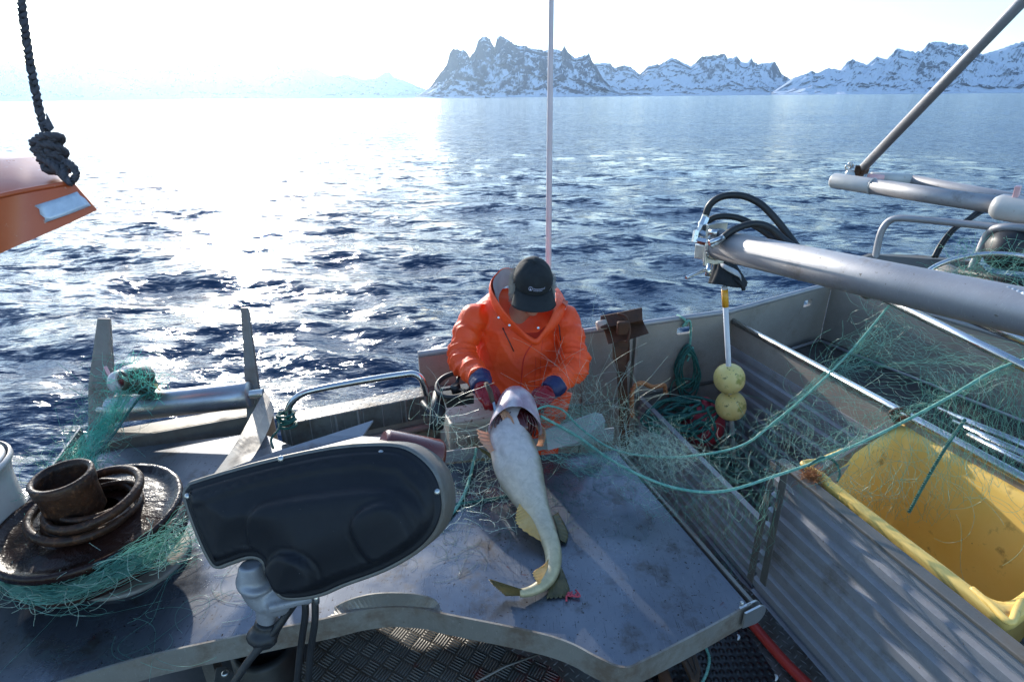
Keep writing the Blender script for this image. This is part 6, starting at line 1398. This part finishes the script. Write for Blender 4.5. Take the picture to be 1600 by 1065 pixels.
fl_ += curls(RA[40:90], 90, .018, 8, 32, .025, (0, 0, 0), .3)+curls(RB[10:100], 80, .018, 8, 33, .025, (0, 0, -.1), .3)
fl_ += curls([PT(905, 600, 2.5), PT(960, 640, 2.45), PT(930, 660, 2.3), PT(980, 650, 2.4), PT(890, 650, 2.3)], 90, .030, 11, 34, .06, (-.5, 0, .6), .12)
net_part('stray_twine', fl_, .00042, 'net_pale', rn, .5, 2)
ln_ = curls(cr([PT(1392, 474, 2.40), PT(1330, 560, 2.35), PT(1240, 640, 2.3)], 12), 110, .024, 9, 36, .03, (-.4, 0, -.3), .3)
ln_ += curls([PT(1400, 720, 1.95), PT(1440, 760, 1.95), PT(1380, 740, 2.0), PT(1480, 720, 1.9), PT(1350, 720, 2.0), PT(1540, 680, 1.85)], 60, .030, 10, 37, .07, (0, 0, 0), .3)
net_part('stray_twine', ln_, .00046, 'net', rn, .4, 3)
# dense bundle of the net at the fish head
bl = []
A_ = resample(cr([PT(846, 632, 2.18), PT(848, 650, 2.18), PT(852, 670, 2.18)], 10), 40); B_ = resample(cr([PT(960, 690, 2.2), PT(1000, 740, 2.05), PT(920, 760, 2.0)], 10), 40)
bl += netting(cr([PT(838, 622, 2.17), PT(845, 640, 2.17), PT(850, 690, 2.1), PT(848, 715, 2.02)], 10), cr([PT(930, 640, 2.35), PT(960, 680, 2.2), PT(950, 740, 2.05), PT(905, 745, 2.0)], 10), 22, 11, .007, 41, .75, -.01, .025, .005)
net_part('netting', bl, .00042, 'net', rn, .3, 4, above(TZ+.006, -2, 1.2, 0, 2.1))

# --- net at the left of the cod
lnn = empty('net_left_of_cod', G(735, 760, TZ), 'pale green net threads and rope lying on the tray between hauler and cod', 'fishing net')
rope('lead_rope', [G(744, 700, TZ+.06), G(740, 722, TZ+.02), G(733, 750, TZ+.012), G(724, 775, TZ+.008), G(708, 800, TZ+.008), G(690, 815, TZ+.008), G(660, 825, TZ+.008)], .006, 'rope_green', lnn)
rope('thin_rope', [G(690, 790, TZ+.006), G(720, 786, TZ+.008), G(760, 780, TZ+.006), G(805, 772, TZ+.006)], .0045, 'rope_teal', lnn)
fl_ = curls([G(x, y, TZ+.02) for x, y in [(730, 700), (745, 720), (720, 735), (760, 740), (740, 770), (770, 790), (725, 800), (790, 800), (710, 690), (760, 710)]], 170, .014, 8, 51, .045, (.5, .35, .1), .25)
net_part('stray_twine', fl_, .0006, 'net_pale', lnn, .6, 5, above(TZ+.003, -3, 1.2, 0, 2.09))
fl_ = curls([G(x, y, TZ+.005) for x, y in [(730, 760), (760, 800), (700, 850), (800, 760), (860, 740), (900, 760), (940, 740), (880, 800)]], 160, .02, 10, 52, .06, (.3, .2, .0), .35)
net_part('flat_twine', fl_, .0004, 'rope_teal', lnn, 0, 6, lambda l: np.stack([l[:, 0], l[:, 1], np.where(l[:, 1] < 2.1, TZ+.0015+np.abs(l[:, 2]-TZ)*.02, l[:, 2])], 1))
cnv = curls([PT(700, 640, 2.25), PT(680, 650, 2.2), PT(720, 660, 2.2), PT(700, 690, 2.15), PT(690, 670, 2.15)], 22, .022, 10, 53, .03, (.7, 0, .3), .25)
net_part('stray_twine', cnv, .0006, 'net_pale', lnn, .6, 7)

# --- net from roller to the rusty wheel
wn = empty('net_on_roller', PT(170, 660, 2.4), 'net bunch, sunlight painted in as brighter turquoise, hanging from the roller down to the rusty wheel', 'fishing net')
axn = cr([PT(205, 588, 2.50), PT(190, 620, 2.46), PT(170, 655, 2.38), PT(148, 690, 2.25), PT(125, 725, 2.1), PT(105, 760, 1.95), PT(90, 800, 1.85)], 10)
lines = []; rs3 = np.random.RandomState(61); AX = resample(axn, 60)
for k in range(330):
    s0_, s1_ = sorted(rs3.randint(0, 60, 2)); 
    if s1_-s0_ < 12: continue
    a_ = rs3.normal(0, .020, 3); b_ = rs3.normal(0, .034, 3); P = AX[s0_:s1_+1:2]; t_ = np.linspace(0, 1, len(P))[:, None]; P = P+(1-t_)*a_+t_*b_+rs3.normal(0, .004, P.shape)+vnoise(P, 9, .012, k % 17)
    lines.append(smooth_line(P, 2))
net_part('netting', lines, .00065, 'net_sunlit', wn, .35, 8)
st_ = curls(axn[:55], 150, .022, 10, 62, .03, (-.9, -.1, -.1), .3)+curls(axn[15:60], 120, .014, 9, 63, .03, (-.4, 0, .1), .5)
st_ += netting(cr([PT(150, 600, 2.5), PT(120, 640, 2.45), PT(90, 700, 2.3), PT(60, 790, 2.1), PT(30, 870, 1.9)], 10), cr([PT(185, 610, 2.5), PT(160, 655, 2.4), PT(130, 710, 2.2), PT(95, 760, 1.95), PT(60, 850, 1.8)], 10), 16, 5, .012, 64, .6, 0, .02, .006)
net_part('stray_twine', st_, .00065, 'net', wn, .6, 9)
st_ = curls([PT(205, 590, 2.46), PT(215, 588, 2.46), PT(195, 600, 2.44), PT(225, 598, 2.48)], 120, .014, 9, 65, .03, (0, 0, 0), .45)
net_part('stray_twine', st_, .0006, 'net_sunlit', wn, .3, 10)
rope('lead_rope', [PT(240, 612, 2.50), PT(220, 620, 2.46), PT(200, 645, 2.42), PT(180, 675, 2.3), PT(150, 710, 2.15)], .005, 'rope_teal', wn)
# --- net in the wheel groove, to the hauler
gn = empty('net_in_wheel', Vector((wc.x, wc.y-.2, 2.0)), 'green net wound in the wheel groove and running right to the hauler head', 'fishing net')
arc = [Vector((wc.x+.235*math.cos(a), wc.y+.235*math.sin(a), 2.025)) for a in [R(q_) for q_ in (165, 190, 215, 240, 265, 290)]]+[PT(235, 862, 1.60), PT(280, 838, 1.52), PT(320, 815, 1.46)]
AX = resample(cr(arc, 10), 80); lines = []
for k in range(300):
    s0_, s1_ = sorted(rs3.randint(0, 80, 2))
    if s1_-s0_ < 14: continue
    P = AX[s0_:s1_+1:2]; t_ = np.linspace(0, 1, len(P))[:, None]; sp_ = np.linspace(s0_, s1_, len(P))[:, None]/80
    P = P+((1-t_)*rs3.normal(0, 1, 3)+t_*rs3.normal(0, 1, 3))*np.array([.010, .010, .020])*(.7+1.2*sp_)+rs3.normal(0, .003, P.shape)+vnoise(P, 12, .006, k % 13); lines.append(smooth_line(P, 2))
net_part('netting', lines, .0007, 'net', gn, .3, 11)
st_ = curls([Vector(p) for p in AX[10:78]], 110, .013, 8, 66, .015, (0, -.1, .1), .4); net_part('stray_twine', st_, .0006, 'net_pale', gn, .5, 12)
st_ = curls([G(x, y, TZ+.01) for x, y in [(150, 940), (220, 950), (300, 920), (350, 900), (380, 960), (250, 1000)]], 26, .035, 10, 67, .07, (0, 0, 0), .3)
net_part('flat_twine', st_, .0004, 'net', gn, 0, 13, lambda l: np.stack([l[:, 0], l[:, 1], TZ+.002+np.abs(l[:, 2]-TZ)*.02], 1))
# net heap on the dark pipes at the right edge
hn_ = curls([PT(1530, 425, 2.4), PT(1570, 430, 2.3), PT(1600, 428, 2.25), PT(1500, 430, 2.45)], 150, .022, 10, 71, .035, (.4, 0, 0), .3)
tag(net_part('net_heap', hn_, .0007, 'net', None, .2, 14), 'thin green net threads tangled on dark pipes below the black drum', 'fishing net')
